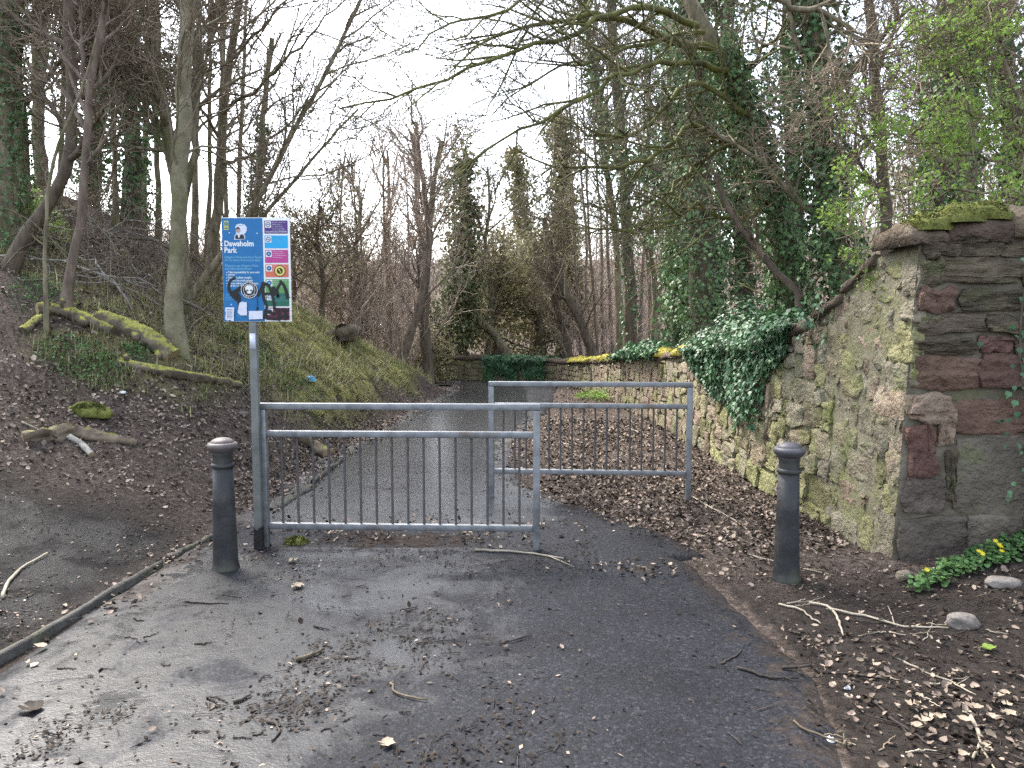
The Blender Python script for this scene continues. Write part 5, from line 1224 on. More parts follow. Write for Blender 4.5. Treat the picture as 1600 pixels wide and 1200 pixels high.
# ------------------------------------------------------------------ the far wood that reads as one mass
def far_wood():
    rng = np.random.default_rng(77); n = 800
    y = rng.uniform(30, 75, n); x = rng.uniform(-1, 1, n)*y*.85
    far_gap = (np.abs(x/y+.16) < .11)                       # the ride that leaves the sky open
    h = np.where(far_gap, rng.uniform(1.2, 2.5, n), np.where(x/y < -.24, rng.uniform(.8, 2.2, n), np.where(np.abs(x/y) < .2, rng.uniform(2.5, 6, n), rng.uniform(4, 9, n))))
    z = H(x, y)
    K = 5; u = np.linspace(0, 1, K)
    P = np.stack([x[:, None]+rng.normal(size=(n, 1))*1.0*u**1.5*h[:, None]/8, y[:, None]+0*u, z[:, None]-.2+h[:, None]*u], -1)
    P[:, 1:-1] += rng.normal(size=P[:, 1:-1].shape)*.12
    R = (.03+.06*rng.random((n, 1)))*np.linspace(1, .25, K)
    mb = MB(); tubes(mb, P, R, 4)
    Q, QR = grow(P, R, 7, .2, .98, 38, (1.5, 3.4), .022, rng, K=3, wander=.2, trop=.5); tubes(mb, Q, QR, 3)
    Q2, QR2 = grow(Q, QR, 3, .15, .98, 42, (.7, 1.6), .014, rng, K=2, wander=.25, trop=.4, rmin=.008); tubes(mb, Q2, QR2, 3)
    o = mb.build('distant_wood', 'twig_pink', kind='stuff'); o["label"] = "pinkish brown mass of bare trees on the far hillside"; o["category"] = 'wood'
    # thicket of thin whippy stems beyond the bank
    mb = MB(); n = 200
    y = rng.uniform(17.5, 28, n); px = rng.uniform(500, 650, n); x = (px-800)/FPX*y
    px2 = rng.uniform(880, 1080, 160); y2 = rng.uniform(22, 34, 160); x = np.concatenate([x, (px2-800)/FPX*y2]); y = np.concatenate([y, y2]); n = len(x)
    z = H(x, y); h = rng.uniform(1.5, 3.8, n); u = np.linspace(0, 1, 6)
    lean = rng.normal(size=(n, 1))*.35
    P = np.stack([x[:, None]+lean*h[:, None]*u**1.4, y[:, None]+rng.normal(size=(n, 1))*.2*u, z[:, None]-.1+h[:, None]*u], -1); P[:, 1:-1] += rng.normal(size=P[:, 1:-1].shape)*.05
    R = (.008+.012*rng.random((n, 1)))*np.linspace(1, .3, 6); tubes(mb, P, R, 3)
    Q, QR = grow(P, R, 7, .15, .98, 35, (.6, 1.5), .008, rng, K=3, wander=.2, trop=.4); tubes(mb, Q, QR, 3)
    Q2, QR2 = grow(Q, QR, 4, .15, .98, 40, (.3, .7), .005, rng, K=3, wander=.25, trop=.3, rmin=.003); tubes(mb, Q2, QR2, 3)
    o = mb.build('thicket', 'twig_pink', kind='stuff'); o["label"] = "tangle of thin pinkish whips at the end of the bank"; o["category"] = 'thicket'
    # bramble and dead-stem tangle on the bank top and behind the wall
    mb = MB(); n = 700
    y = np.concatenate([rng.uniform(9.5, 16, 450), rng.uniform(7, 16, 250)]); x = np.concatenate([rng.uniform(-11, -4, 450)*y[:450]/13, rng.uniform(3, 9, 250)])
    z = H(x, y); a = rng.random(n)*2*np.pi; L = rng.uniform(.5, 1.6, n); u = np.linspace(0, 1, 6)
    P = np.stack([x[:, None]+np.cos(a)[:, None]*L[:, None]*u, y[:, None]+np.sin(a)[:, None]*L[:, None]*u, z[:, None]+(L*rng.uniform(.2, .9, n))[:, None]*np.sin(u*np.pi*.8)], -1)
    P[:, 1:] += rng.normal(size=P[:, 1:].shape)*.04
    R = (.004+.006*rng.random((n, 1)))*np.linspace(1, .4, 6); tubes(mb, P, R, 3)
    Q, QR = grow(P, R, 4, .2, .98, 45, (.25, .6), .004, rng, K=3, wander=.25, trop=0); tubes(mb, Q, QR, 3)
    o = mb.build('undergrowth', 'stick', kind='stuff'); o["label"] = "tangled dead stems and brambles on the woodland floor"; o["category"] = 'undergrowth'
far_wood()
def dead_branches():
    rng = np.random.default_rng(31)
    for i in range(26):
        px, py = rng.uniform(10, 330), rng.uniform(350, 500)
        if py > 440 and px < 60: py -= 60
        c = GT(px, py); a = rng.uniform(-.5, .9); L = rng.uniform(.7, 1.9); u = np.linspace(0, 1, 10)
        sg = 1 if rng.random() < .6 else -1
        P = np.stack([c[0]+sg*math.cos(a)*L*(u-.3), c[1]+.5*math.sin(a)*L*(u-.3)+0*u, c[2]+0*u], -1); P[:, 2] = H(P[:, 0], P[:, 1])+.03+rng.uniform(.05, .5)*np.sin(u*np.pi*rng.uniform(.5, 1))
        P[1:] += np.cumsum(rng.normal(size=(9, 3))*.03, 0); R = rng.uniform(.008, .022)*np.linspace(1, .4, 10)
        mb = MB(); tubes(mb, P, R, 6, cap=True)
        Q, QR = grow(P[None], R[None], 6, .25, .98, 45, (.25, .7), .008, rng, K=4, wander=.25, trop=0, rmin=.003); tubes(mb, Q, QR, 4)
        tag(mb.build('dead_branch', 'bark_pale' if rng.random() < .5 else 'stick', origin=P[0]), "dead branch lying in the tangle on the upper bank", 'branch', "dead branches tangled on the upper bank")
dead_branches()
# ------------------------------------------------------------------ fallen logs on the bank
def log(label, pts, r0, r1, mat, seed, lift=.6, stubs=(), cut=True, name='fallen_log', cat='log', S=14, rag=.22, taper=False):
    rng = np.random.default_rng(seed); K = 22
    p = np.array([GT(a, b) for a, b in pts]); p[:, 2] += lift*r0
    P = spline(p, K); R = np.linspace(r0, r1, K)
    if taper: R = R*(1-.55*np.abs(np.linspace(-1, 1, K))**5)
    P[:, 2] = np.maximum(P[:, 2], H(P[:, 0], P[:, 1])+R*.25)
    T = unit(np.gradient(P, axis=0)); A = unit(np.cross(T, np.array([0, 0, 1.]))); B = np.cross(A, T)
    an = np.arange(S)*2*np.pi/S
    nz = 1+rag*fbm(np.cos(an)[None]*1.4+np.linspace(0, 9, K)[:, None], np.sin(an)[None]*1.4+seed, 0, 8)+.5*rag*vnoise(np.cos(an)[None]*4+np.linspace(0, 5, K)[:, None], np.sin(an)[None]*4+seed, 0, 9)+.11*rng.normal(size=(K, S))
    V = P[:, None]+(R[:, None]*nz)[..., None]*(A[:, None]*np.cos(an)[None, :, None]+B[:, None]*np.sin(an)[None, :, None])
    idx = np.arange(K*S).reshape(K, S); q = np.roll(idx, -1, 1)
    base = P[K//2].copy(); base[2] -= R[K//2]
    o = thing(name, label, cat, tuple(base))
    mb = MB().add(V.reshape(-1, 3), np.stack([idx[:-1], q[:-1], q[1:], idx[1:]], -1).reshape(-1, 4)); mb.build('log_body', mat, o)
    if cut:
        for e, s in ((0, -1), (K-1, 1)):
            c = P[e]+T[e]*s*.008
            Vc = np.concatenate([V[e]*.98+.02*c+T[e]*s*.002, [c]]); i = np.arange(S)
            F = np.stack([i, (i+1) % S, np.full(S, S)], -1)
            MB().add(Vc, F if s > 0 else F[:, ::-1]).build('log_end', 'bark_dark' if rng.random() < .7 else 'wood_fresh', o)
    for (t, L, r, dx, dz) in stubs:
        k = int(t*(K-1)); c = P[k]; d = unit(np.array([[dx, -.35, dz]]))[0]
        mb = MB(); pp = np.stack([c+d*R[k]*.3, c+d*(R[k]+L*.5)+rng.normal(size=3)*.01, c+d*(R[k]+L)]); tubes(mb, pp, np.array([r*1.2, r, r*.95]), 8, cap=True, wob=.2, rng=rng); mb.build('stub', mat, o)
    return o
log("long thin moss-topped log lying along the bank below the smooth trunk", [(186, 574), (250, 585), (310, 596), (374, 607)], .062, .05, 'log_mossy', 1, stubs=[(.08, .05, .03, .1, .9)])
log("thick rotten mossy log ending in a dark sawn face below the smooth trunk", [(150, 506), (195, 520), (235, 540), (268, 566)], .10, .115, 'log_mossy', 2, stubs=[(.45, .12, .05, .3, -.2), (.85, .10, .045, .1, -.3)])
log("ragged rotten log with torn orange wood at the top of the log pile", [(58, 492), (95, 492), (140, 506), (178, 524)], .075, .07, 'log_mossy', 3, stubs=[(.15, .08, .03, -.1, .8), (.35, .07, .03, .1, .9), (.6, .08, .045, .3, -.3)], rag=.4)
log("stubby moss-sleeved branch end poking out left of the log pile", [(34, 522), (48, 512), (64, 500)], .05, .045, 'log_mossy', 4)
log("weathered driftwood-grey log lying on the litter near the path edging", [(36, 690), (75, 688), (110, 680), (160, 688), (214, 697)], .078, .055, 'log_bare', 5, rag=.9, lift=.3, taper=True)
log("pale bleached branch piece resting against the driftwood-grey log", [(108, 688), (128, 700), (143, 716)], .028, .026, 'bark_pale', 6, lift=1.2)
log("dark rotten log half buried behind the nearer barrier", [(462, 690), (485, 700), (512, 716)], .085, .07, 'log_bare', 7)
log("thin mossy pole lying below the smooth trunk's foot", [(300, 560), (330, 572), (368, 588)], .022, .018, 'log_mossy', 8, cut=False, name='fallen_branch', cat='branch')
log("grey dead bough lying behind the smooth trunk", [(222, 482), (245, 488), (270, 500)], .035, .03, 'log_bare', 9, cut=False, name='fallen_branch', cat='branch')
log("grey crooked bough between the smooth trunk and the sign", [(285, 478), (312, 480), (335, 490), (347, 500)], .04, .025, 'log_bare', 10, cut=False, name='fallen_branch', cat='branch')
log("dark stump with broken upright snags at the crest of the bank", [(525, 535), (545, 528), (565, 535)], .16, .12, 'log_bare', 11, stubs=[(.4, .25, .05, -.3, .9), (.7, .3, .04, .5, .7)], rag=.6, name='stump', cat='stump')

# ------------------------------------------------------------------ sticks lying about
def stick(label, pts, r, mat='stick', group=None, name='stick', seed=0, fork=0):
    rng = np.random.default_rng(seed+int(pts[0][0]))
    p = np.array([GT(a, b) for a, b in pts]); p[:, 2] += r+.006
    P = spline(p, 12); P[1:-1] += rng.normal(size=P[1:-1].shape)*np.array([.004, .004, .002])
    P[:, 2] = np.maximum(P[:, 2], np.where(P[:, 0] < xr(P[:, 1]), .014, H(P[:, 0], P[:, 1]))+r*.8)
    R = np.linspace(r, r*.55, 12)*(1+.12*rng.normal(size=12))
    mb = MB(); tubes(mb, P, R, 6, cap=True)
    for f in range(fork):
        k = rng.integers(3, 10); a = rng.normal(size=3)*.05; a[2] = abs(a[2])*.2
        d = P[k+1]-P[k]; tubes(mb, np.stack([P[k], P[k]+d+a, P[k]+d*2+a*2.2]), np.array([r*.5, r*.4, r*.2]), 5, cap=True)
    return tag(mb.build(name, mat, origin=P[0]-np.array([0, 0, r])), label, 'stick', group)
for lab, pts, r, m, f in [
 ("pale bent stick like a hook lying below the wall end", [(1265, 945), (1292, 951), (1308, 968), (1317, 997)], .008, 'stick_pale', 0),
 ("long pale stick lying from the bent stick towards the round stone", [(1300, 955), (1360, 968), (1420, 984), (1482, 985)], .008, 'stick_pale', 2),
 ("pale stick lying just in front of the bollard by the wall", [(1217, 947), (1250, 956), (1282, 978)], .007, 'stick_pale', 0),
 ("long thin pale stick passing behind the bollard by the wall", [(1155, 865), (1200, 878), (1250, 890), (1302, 902)], .008, 'stick_pale', 1),
 ("dark wavy stick on the tarmac in front of the wall-side bollard", [(1152, 1063), (1180, 1070), (1205, 1077), (1247, 1076)], .007, 'stick_dark', 2),
 ("small curved dark twig on the tarmac above the dark wavy stick", [(1125, 1052), (1148, 1042), (1158, 1030)], .005, 'stick_dark', 1),
 ("long dark straight stick crossing the tarmac edge", [(1221, 1062), (1290, 1056), (1340, 1058), (1392, 1066)], .007, 'stick_dark', 1),
 ("brown forked stick at the bottom edge of the tarmac", [(1240, 1147), (1262, 1160), (1290, 1172), (1320, 1182)], .006, 'stick', 1),
 ("short upright-looking twig at the end of the forked stick", [(1318, 1182), (1326, 1170), (1334, 1162)], .006, 'stick', 0),
 ("dark stick slanting into the leaf heap at lower right", [(1368, 1102), (1395, 1130), (1425, 1148), (1452, 1170)], .008, 'stick_dark', 1),
 ("pale straight stick on the soil above the leaf heap", [(1400, 1032), (1440, 1052), (1480, 1068), (1525, 1090)], .006, 'stick_pale', 1),
 ("pale stick curving through the leaf heap at lower right", [(1505, 1105), (1520, 1130), (1530, 1160), (1520, 1190)], .009, 'stick_pale', 1),
 ("pale slightly bent stick on the mud beyond the edging strip", [(4, 938), (14, 912), (36, 890), (74, 868)], .012, 'stick_pale', 0),
 ("stout short brown stick lying on the silted tarmac", [(465, 1050), (485, 1041), (507, 1031)], .012, 'stick', 0),
 ("curved pale-backed twig lying alone on clean tarmac", [(610, 1087), (618, 1098), (640, 1106), (668, 1114)], .006, 'stick', 0),
 ("tiny slanting twig right of the curved pale-backed twig", [(697, 1068), (708, 1073), (718, 1083)], .004, 'stick_dark', 0),
 ("thin dark twig on tarmac below the nearer barrier's free post", [(780, 1021), (805, 1016), (831, 1007)], .005, 'stick_dark', 1),
 ("short dark twig pair left of the barrier's free post line", [(650, 1021), (680, 1018), (711, 1015)], .005, 'stick_dark', 1),
 ("comma-shaped dark twig near the bottom of the silted tarmac", [(418, 1146), (432, 1152), (435, 1166), (425, 1178)], .007, 'stick_dark', 0),
 ("long straight dark twig in front of the sign-side bollard", [(289, 955), (320, 957), (358, 956)], .006, 'stick_dark', 0),
 ("short thick dark twig above the comma-shaped twig", [(366, 1118), (380, 1112), (393, 1103)], .008, 'stick_dark', 0),
 ("long pale stick under the nearer barrier's free end", [(742, 871), (790, 872), (840, 877), (882, 885)], .009, 'stick_pale', 1),
 ("thin pale stick running from the farther barrier's foot to the wall", [(1082, 778), (1110, 795), (1135, 808), (1170, 832)], .008, 'stick_pale', 0),
 ("long thin straight stick on the litter above the driftwood-grey log", [(34, 662), (60, 674), (90, 690)], .01, 'stick_pale', 0),
 ("bleached forked branch tangled above the rotten mossy log", [(175, 480), (195, 505), (215, 520), (235, 515)], .012, 'stick_pale', 3),
 ("bleached crooked branch lying uphill of the log pile", [(120, 420), (150, 432), (185, 450), (225, 475)], .014, 'stick_pale', 3),
 ("pale stick lying across the leaf drift beyond the farther barrier", [(985, 672), (1000, 678), (1015, 685)], .012, 'stick_pale', 0)]:
    stick(lab, pts, r, m, fork=f)
rng = np.random.default_rng(5)
for i in range(70):
    if i < 34: px, py = rng.uniform(60, 760), rng.uniform(930, 1180)
    else: px, py = rng.uniform(1230, 1600), rng.uniform(930, 1190)
    a = rng.normal()*.5; L = rng.uniform(12, 34 if i < 34 else 60)
    left = i < 34
    stick("short dark twig scattered on the silted tarmac" if left else "thin twig strewn on the bare soil below the wall", [(px, py), (px+L*.5*math.cos(a), py+L*.25*math.sin(a)+rng.normal()*2), (px+L*math.cos(a), py+L*.5*math.sin(a))],
          rng.uniform(.0025, .005), 'stick_dark' if left else ('stick' if rng.random() < .6 else 'stick_pale'), "small twigs strewn on the silted tarmac" if left else "small twigs strewn on the soil below the wall", seed=i, name='twig')

# ------------------------------------------------------------------ leaf litter and fine debris
def leaf_density(x, y):
    dl = xl(y)-x; dr = x-xr(y); nz = fbm(x*1.1, y*1.1, 0, 55); n2 = fbm(x*3, y*3, 0, 56)
    g, mu, lm = cover(x, y)
    d = .0*x
    bank = sstep(5.6, 7.2, y+.5*nz)*(dl > 0)*(1-.45*g)*sstep(24, 14, y)
    d = np.maximum(d, .75*bank*np.clip(.75+.9*nz, .15, 1))
    d = np.maximum(d, sstep(-.1, .35, dr+.12*n2)*sstep(5.1, 6.3, y+.6*nz)*(x < wall_x(y)-.02)*(y < 20.5)*np.clip(.8+.7*nz, .3, 1))
    d = np.maximum(d, sstep(.55, .05, x-xl(np.minimum(y, 19))+.25*n2)*sstep(6.2, 7.5, y)*(y < 20)*(dl < .3))
    d = np.maximum(d, .85*np.exp(-(((x+.75)/1.15)**2+((y-5.98)/.36)**2)*1.4)*np.clip(.7+1.3*n2, 0, 1))
    d = np.maximum(d, .7*np.exp(-(((x-.86)/.26)**2+((y-5.05)/.17)**2)*1.4))
    d = np.maximum(d, .28*(dr > 0)*(y < 5.3)*np.clip(.35+1.2*nz, 0, 1))
    d = np.maximum(d, .4*np.exp(-(((x-1.9)/.4)**2+((y-3.15)/.45)**2)*1.4))
    d = np.maximum(d, .16*(dl > 0)*(y < 6.3)*np.clip(.4+1.2*nz, 0, 1))
    d = np.maximum(d, .5*np.exp(-((x-xl(y)-.12)/.13)**2)*(y < 6)*np.clip(.4+1.1*n2, 0, 1))
    d = np.maximum(d, .012*(dl < 0)*(dr < 0)*(x < .3)*(y < 5.6)*np.clip(.2+2*nz, 0, 1))
    d = np.where((x > 2.45)&(y > 5.0), 0, d)
    return d
def zsurf(x, y):
    on = (x > xl(np.minimum(y, 19))+.1) & (x < xr(y)+.1)
    return np.where(on, np.maximum(H(x, y), .013+.006*fbm(x*1.2, y*1.2, 0, 41)), H(x, y))
def litter():
    rng = np.random.default_rng(9)
    def pts(n, y0, y1, x0, x1, f=leaf_density):
        x, y = rng.uniform(x0, x1, n), y0*(y1/y0)**rng.random(n)
        k = rng.random(n) < f(x, y); return x[k], y[k]
    mbs = [MB(), MB(), MB()]
    for n, a, b, c, d in [(120000, 2.2, 13, -7.5, 3.6), (16000, 6, 21, -5, 3.0)]:
        x, y = pts(n, a, b, c, d); z = zsurf(x, y)
        N = len(x); size = rng.uniform(.018, .05, N)*np.where(rng.random(N) < .05, 1.4, 1)*(1+.03*np.maximum(0, y-6))
        e = .04; nr = np.stack([-(H(x+e, y)-H(x-e, y))/(2*e), -(H(x, y+e)-H(x, y-e))/(2*e), np.ones(N)], -1)
        nr = unit(nr*.8+rng.normal(size=(N, 3))*np.array([.33, .33, .2])); nr[:, 2] = np.abs(nr[:, 2])
        p = np.stack([x, y, z+.004+.016*rng.random(N)], -1); fr = frames(nr, rng)
        w = rng.random(N); cls = np.where(w < .66, 0, np.where(w < .70, 1, 2))
        for c_ in range(3):
            k = cls == c_
            sc = np.stack([size[k], size[k]*rng.uniform(.55, 1.1, k.sum()), size[k]*rng.uniform(.4, 1.8, k.sum())], -1)
            scatter(mbs[c_], DEADLEAF[0], DEADLEAF[1], p[k], fr[k], sc)
    for mb, m, lab in zip(mbs, ('dead_leaf', 'dead_leaf_pale', 'litter_dark'), ("brown fallen leaves carpeting the verges and bank", "pale dry leaves scattered through the brown litter", "dark rotten leaves mixed into the litter")):
        o = mb.build('leaf_litter', m, kind='stuff'); o["label"] = lab; o["category"] = 'leaf litter'
    # fine crumbs of bark and twig, thick on the silted tarmac and mud
    def crumbs(x, y):
        nz = fbm(x*2.2, y*2.2, 0, 57); n3 = fbm(x*.7, y*.7, 0, 58); dl = xl(y)-x; dr = x-xr(y)
        d = .75*(dl < 0)*(dr < 0)*sstep(.9, -1.0, x+.6*n3)*np.clip(.05+2.2*nz+.8*n3, 0.03, 1)*(y < 5.6)
        d = np.maximum(d, .7*np.exp(-((y-5.3)/.35)**2)*(x < .6)*(dl < 0)*np.clip(.6+nz, 0, 1))
        d = np.maximum(d, .6*(dl > 0)*np.clip(.4+1.2*nz, 0, 1)*(y < 9))
        d = np.maximum(d, .65*(dr > -.1)*np.clip(.5+1.2*nz, 0, 1)*(y < 7))
        return np.where((x > 2.45)&(y > 5.0), 0, np.maximum(d, .03))
    x, y = pts(110000, 2.0, 9, -5.5, 3.6, crumbs); N = len(x)
    mb, mb2 = MB(), MB(); p = np.stack([x, y, zsurf(x, y)+.004+.004*rng.random(N)], -1)
    sc = np.stack([rng.uniform(.008, .036, N), rng.uniform(.010, .034, N), np.full(N, .012)], -1)
    fr = frames(rng.normal(size=(N, 3))*.3+np.array([0, 0, 1.]), rng); k = rng.random(N) < .2*((x < xl(y)) | (x > xr(y)))+.05
    scatter(mb, SMALL[0], SMALL[1], p[~k], fr[~k], sc[~k]); scatter(mb2, SMALL[0], SMALL[1], p[k], fr[k], sc[k])
    o = mb2.build('debris', 'dead_leaf', kind='stuff'); o["label"] = "brown crumbs of dead leaf on the mud and soil"; o["category"] = 'debris'
    o = mb.build('debris', 'litter_dark', kind='stuff'); o["label"] = "dark crumbs of bark and leaf on the wet tarmac and mud"; o["category"] = 'debris'
    x, y = pts(15000, 2.0, 10, -5.5, 3.6, crumbs); N = len(x); a = rng.random(N)*2*np.pi; L = rng.uniform(.02, .11, N)
    mb = MB(); u = np.array([-.5, 0, .5]); bend = rng.normal(size=N)*.15
    P = np.stack([x[:, None]+np.cos(a)[:, None]*L[:, None]*u-np.sin(a)[:, None]*(L*bend)[:, None]*(.25-u**2), y[:, None]+np.sin(a)[:, None]*L[:, None]*u+np.cos(a)[:, None]*(L*bend)[:, None]*(.25-u**2), np.repeat((zsurf(x, y)+.006)[:, None], 3, 1)], -1)
    tubes(mb, P, np.repeat(rng.uniform(.0009, .0026, N)[:, None], 3, 1), 3)
    o = mb.build('twig_litter', 'stick_dark', kind='stuff'); o["label"] = "fine broken twiglets strewn over mud and tarmac"; o["category"] = 'twig litter'
litter()
def grass():
    rng = np.random.default_rng(19)
    for n, mat, sz, lab, lo in [(230000, 'grass_mat', (.03, .08), "short mossy grass on the sunlit bank", .0), (30000, 'straw', (.05, .14), "dry straw-coloured grass stems on the bank", .0)]:
        x = rng.uniform(-6.5, -1.5, n); y = 7.8*(20/7.8)**rng.random(n)
        g, mu, lm = cover(x, y); brk = fbm(x*2.4, y*2.4, 0, 66)
        tuft = fbm(x*7, y*7, 0, 67); k = rng.random(n) < g*np.clip(.45+1.1*brk+1.3*tuft, .02, 1); x, y = x[k], y[k]; N = len(x)
        e = .05; gx = (H(x+e, y)-H(x-e, y))/(2*e); gy = (H(x, y+e)-H(x, y-e))/(2*e)
        down = np.stack([-gx, -gy, np.zeros(N)], -1)
        t = unit(down*.9+rng.normal(size=(N, 3))*.55+np.array([0, 0, .45])); nn = unit(np.cross(np.cross(t, np.array([0, 0, 1.]))+1e-6, t)); nn = nn*np.sign(nn[:, 2:3]+1e-9)
        b = np.cross(nn, t); fr = np.stack([t, b, nn], 1)
        L = rng.uniform(sz[0], sz[1], N)*(1+.03*y)*(1+1.1*np.clip(tuft[k], -.4, .8))
        mb = MB(); scatter(mb, BLADE[0], BLADE[1], np.stack([x, y, H(x, y)-.005], -1), fr, np.stack([L, L*.8, L*.8], -1))
        o = mb.build('grass', mat, kind='stuff'); o["label"] = lab; o["category"] = 'grass'
grass()

# ------------------------------------------------------------------ ivy and plants
def ivy_plant(label, smin, smax, bottoms, top_h, n_face, n_top, size, seed, mound=True, stems=14):
    rng = np.random.default_rng(seed)
    sm = (smin+smax)/2; x, y, nx, ny = wall_pt(sm)
    o = thing('ivy', label, 'ivy', (float(x), float(y), 0))
    mb = MB()
    s = rng.uniform(smin, smax, n_face); tp = wall_top(s)+.06
    bz = np.interp(s, [b[0] for b in bottoms], [b[1] for b in bottoms])+.12*fbm(s*4, s*0, 0, 8)
    f = rng.random(n_face)**1.25; z = tp-(tp-bz)*f
    th = (.05+.16*(1-f))*rng.random(n_face)**.6*np.clip(.7+fbm(s*3, z*3, 0, 12), .1, 1.4)
    k = fbm(s*3.5, z*3.5, 0, 14) > -.55+.55*f; s, z, th = s[k], z[k], th[k]
    p = face_map(s, z, .03+th); _, _, nx, ny = wall_pt(s); nr = np.stack([nx, ny, np.full(len(s), .35)], -1)+rng.normal(size=(len(s), 3))*.45
    scatter(mb, IVY[0], IVY[1], p, frames(nr, rng, np.array([0, 0, -1.])), size*(.55+.8*rng.random(len(s))))
    if n_top:
        s = rng.uniform(smin-.1, smax, n_top); w = np.sin(np.clip((s-smin)/(smax-smin), 0.02, .98)*np.pi)**.7
        a = rng.random(n_top)*np.pi; rr = rng.random(n_top)**.35
        hh = top_h*w*np.clip(.75+.8*fbm(s*2.6, a, 0, 16), .2, 1.5)
        dd = -.25+.52*np.cos(a)*rr*(1.0); z = wall_top(s)+.05+hh*np.sin(a)*rr
        p = face_map(s, wall_top(s), dd); p[:, 2] = z
        _, _, nx, ny = wall_pt(s); nr = np.stack([nx*np.cos(a), ny*np.cos(a), np.sin(a)+.2], -1)+rng.normal(size=(n_top, 3))*.5
        scatter(mb, IVY[0], IVY[1], p, frames(nr, rng), size*(.6+.8*rng.random(n_top)))
    mb.build('leaves', 'ivy_wall', o, kind='stuff')
    mb = MB()
    for i in range(stems):
        s0 = rng.uniform(smin+.1, smax-.1); bz = float(np.interp(s0, [b[0] for b in bottoms], [b[1] for b in bottoms])); u = np.linspace(0, 1, 9)
        z = wall_top(s0)+.05-u*(wall_top(s0)-bz); P = face_map(s0+.06*np.cumsum(rng.normal(size=9))*.5, z, np.full(9, .045)+.015*rng.random(9))
        tubes(mb, P, np.linspace(.007, .003, 9), 4)
    if stems: mb.build('stems', 'stick', o, kind='stuff')
    return o
ivy_plant("glossy ivy draped over the wall top and down its face", 1.95, 5.3, [(1.9, 1.42), (2.3, 1.15), (2.6, .62), (2.95, .38), (3.5, .62), (4.4, .85), (5.5, 1.05)], .62, 3900, 5200, .056, 3)
ivy_plant("low ivy tuft on the coping beyond the yellow moss", 7.2, 10.2, [(7.2, 1.1), (10.2, .95)], .3, 300, 2600, .075, 4, stems=0)
SA, SB_ = [float(np.interp(-v, -WP[250:, 0], WS[250:])) for v in (.9, -.75)]
ivy_plant("curtain of dark ivy covering the wall at the far bend", SA, SB_, [(SA, .02), (SB_, .02)], .14, 3800, 600, .085, 5)
ivy_plant("sparse sprig of ivy on the coping near the wall end", 1.0, 1.5, [(1.0, 1.55), (1.5, 1.4)], .05, 60, 40, .05, 6, stems=3)
def end_ivy():
    rng = np.random.default_rng(8); n = 150
    o = thing('ivy', "few ivy leaves clinging to the dark end face of the wall", 'ivy', (3.3, END_Y-.06, .9))
    x = 3.3+.16*rng.random(n)+.1*rng.normal(size=n); z = 1.3+.5*rng.normal(size=n)
    p = np.stack([x, np.full(n, END_Y-.05)-.03*rng.random(n)+.02*z, z], -1)
    mb = MB(); scatter(mb, IVY[0], IVY[1], p, frames(np.array([0, -1., .2])+rng.normal(size=(n, 3))*.35, rng, np.array([0, 0, -1.])), .03+.03*rng.random(n)); mb.build('leaves', 'ivy_wall', o, kind='stuff')
    mb = MB(); z = np.linspace(.2, 2.1, 12); tubes(mb, np.stack([3.32+.06*np.sin(z*3), END_Y-.05+.02*z, z], -1), np.full(12, .006), 5); mb.build('stem', 'stick', o)
end_ivy()
def leafy_plant(label, px, py, r, h, n, size, mat, seed, cat='plant', group=None):
    rng = np.random.default_rng(seed); c = GT(px, py); o = thing('leafy_plant', label, cat, tuple(c), group)
    a = rng.random(n)*2*np.pi; b = np.sqrt(rng.random(n))*r; x, y = c[0]+b*np.cos(a), c[1]+b*np.sin(a)
    z = H(x, y)+h*(1-.6*(b/r)**2)*(.3+.7*rng.random(n)); mb = MB()
    scatter(mb, LEAF[0]*np.array([1, .9, 1]), LEAF[1], np.stack([x, y, z], -1), frames(rng.normal(size=(n, 3))*.5+np.array([0, -.2, 1.]), rng), size*(.5+rng.random(n))); mb.build('leaves', mat, o, kind='stuff')
    m = 26; a = rng.random(m)*2*np.pi; b = np.sqrt(rng.random(m))*r*.9; q = np.stack([c[0]+b*np.cos(a), c[1]+b*np.sin(a)], -1); base = c[:2]+(q-c[:2])*.6
    P = np.stack([np.column_stack([base, H(base[:, 0], base[:, 1])]), np.column_stack([(base+q)/2, H(q[:, 0], q[:, 1])+h*.5]), np.column_stack([q, H(q[:, 0], q[:, 1])+h*.8])], 1)
    mb = MB(); tubes(mb, P, np.full((m, 3), .003), 3); mb.build('stalks', mat, o, kind='stuff')
for lab, px, py, r, h, n, s, m, sd in [("feathery green plant below the log pile", 110, 565, .34, .16, 380, .036, 'plant_green', 1), ("second feathery green plant right of the first, above bare soil", 158, 585, .26, .13, 300, .036, 'plant_green', 2),
        ("bluish leafy plant growing on the bank top behind the log pile", 70, 470, .4, .2, 260, .04, 'plant_green', 3), ("yellow-green sprouting bush at the frame edge on the bank", 20, 350, .7, .7, 1500, .06, 'spring_leaf', 4),
        ("patch of leafy weeds between the logs and the mossy log", 215, 560, .2, .12, 180, .035, 'plant_green', 5), ("grassy tuft of weeds beside the sign post on the bank", 440, 588, .5, .14, 420, .035, 'plant_green', 6), ("weedy green clump above the farther grass edge", 390, 540, .45, .12, 320, .035, 'plant_green', 7),
        ("strip of green weeds at the foot of the wall beyond the farther barrier", 935, 624, .5, .22, 700, .06, 'spring_leaf', 9)]:
    leafy_plant(lab, px, py, r, h, n, s, m, sd)
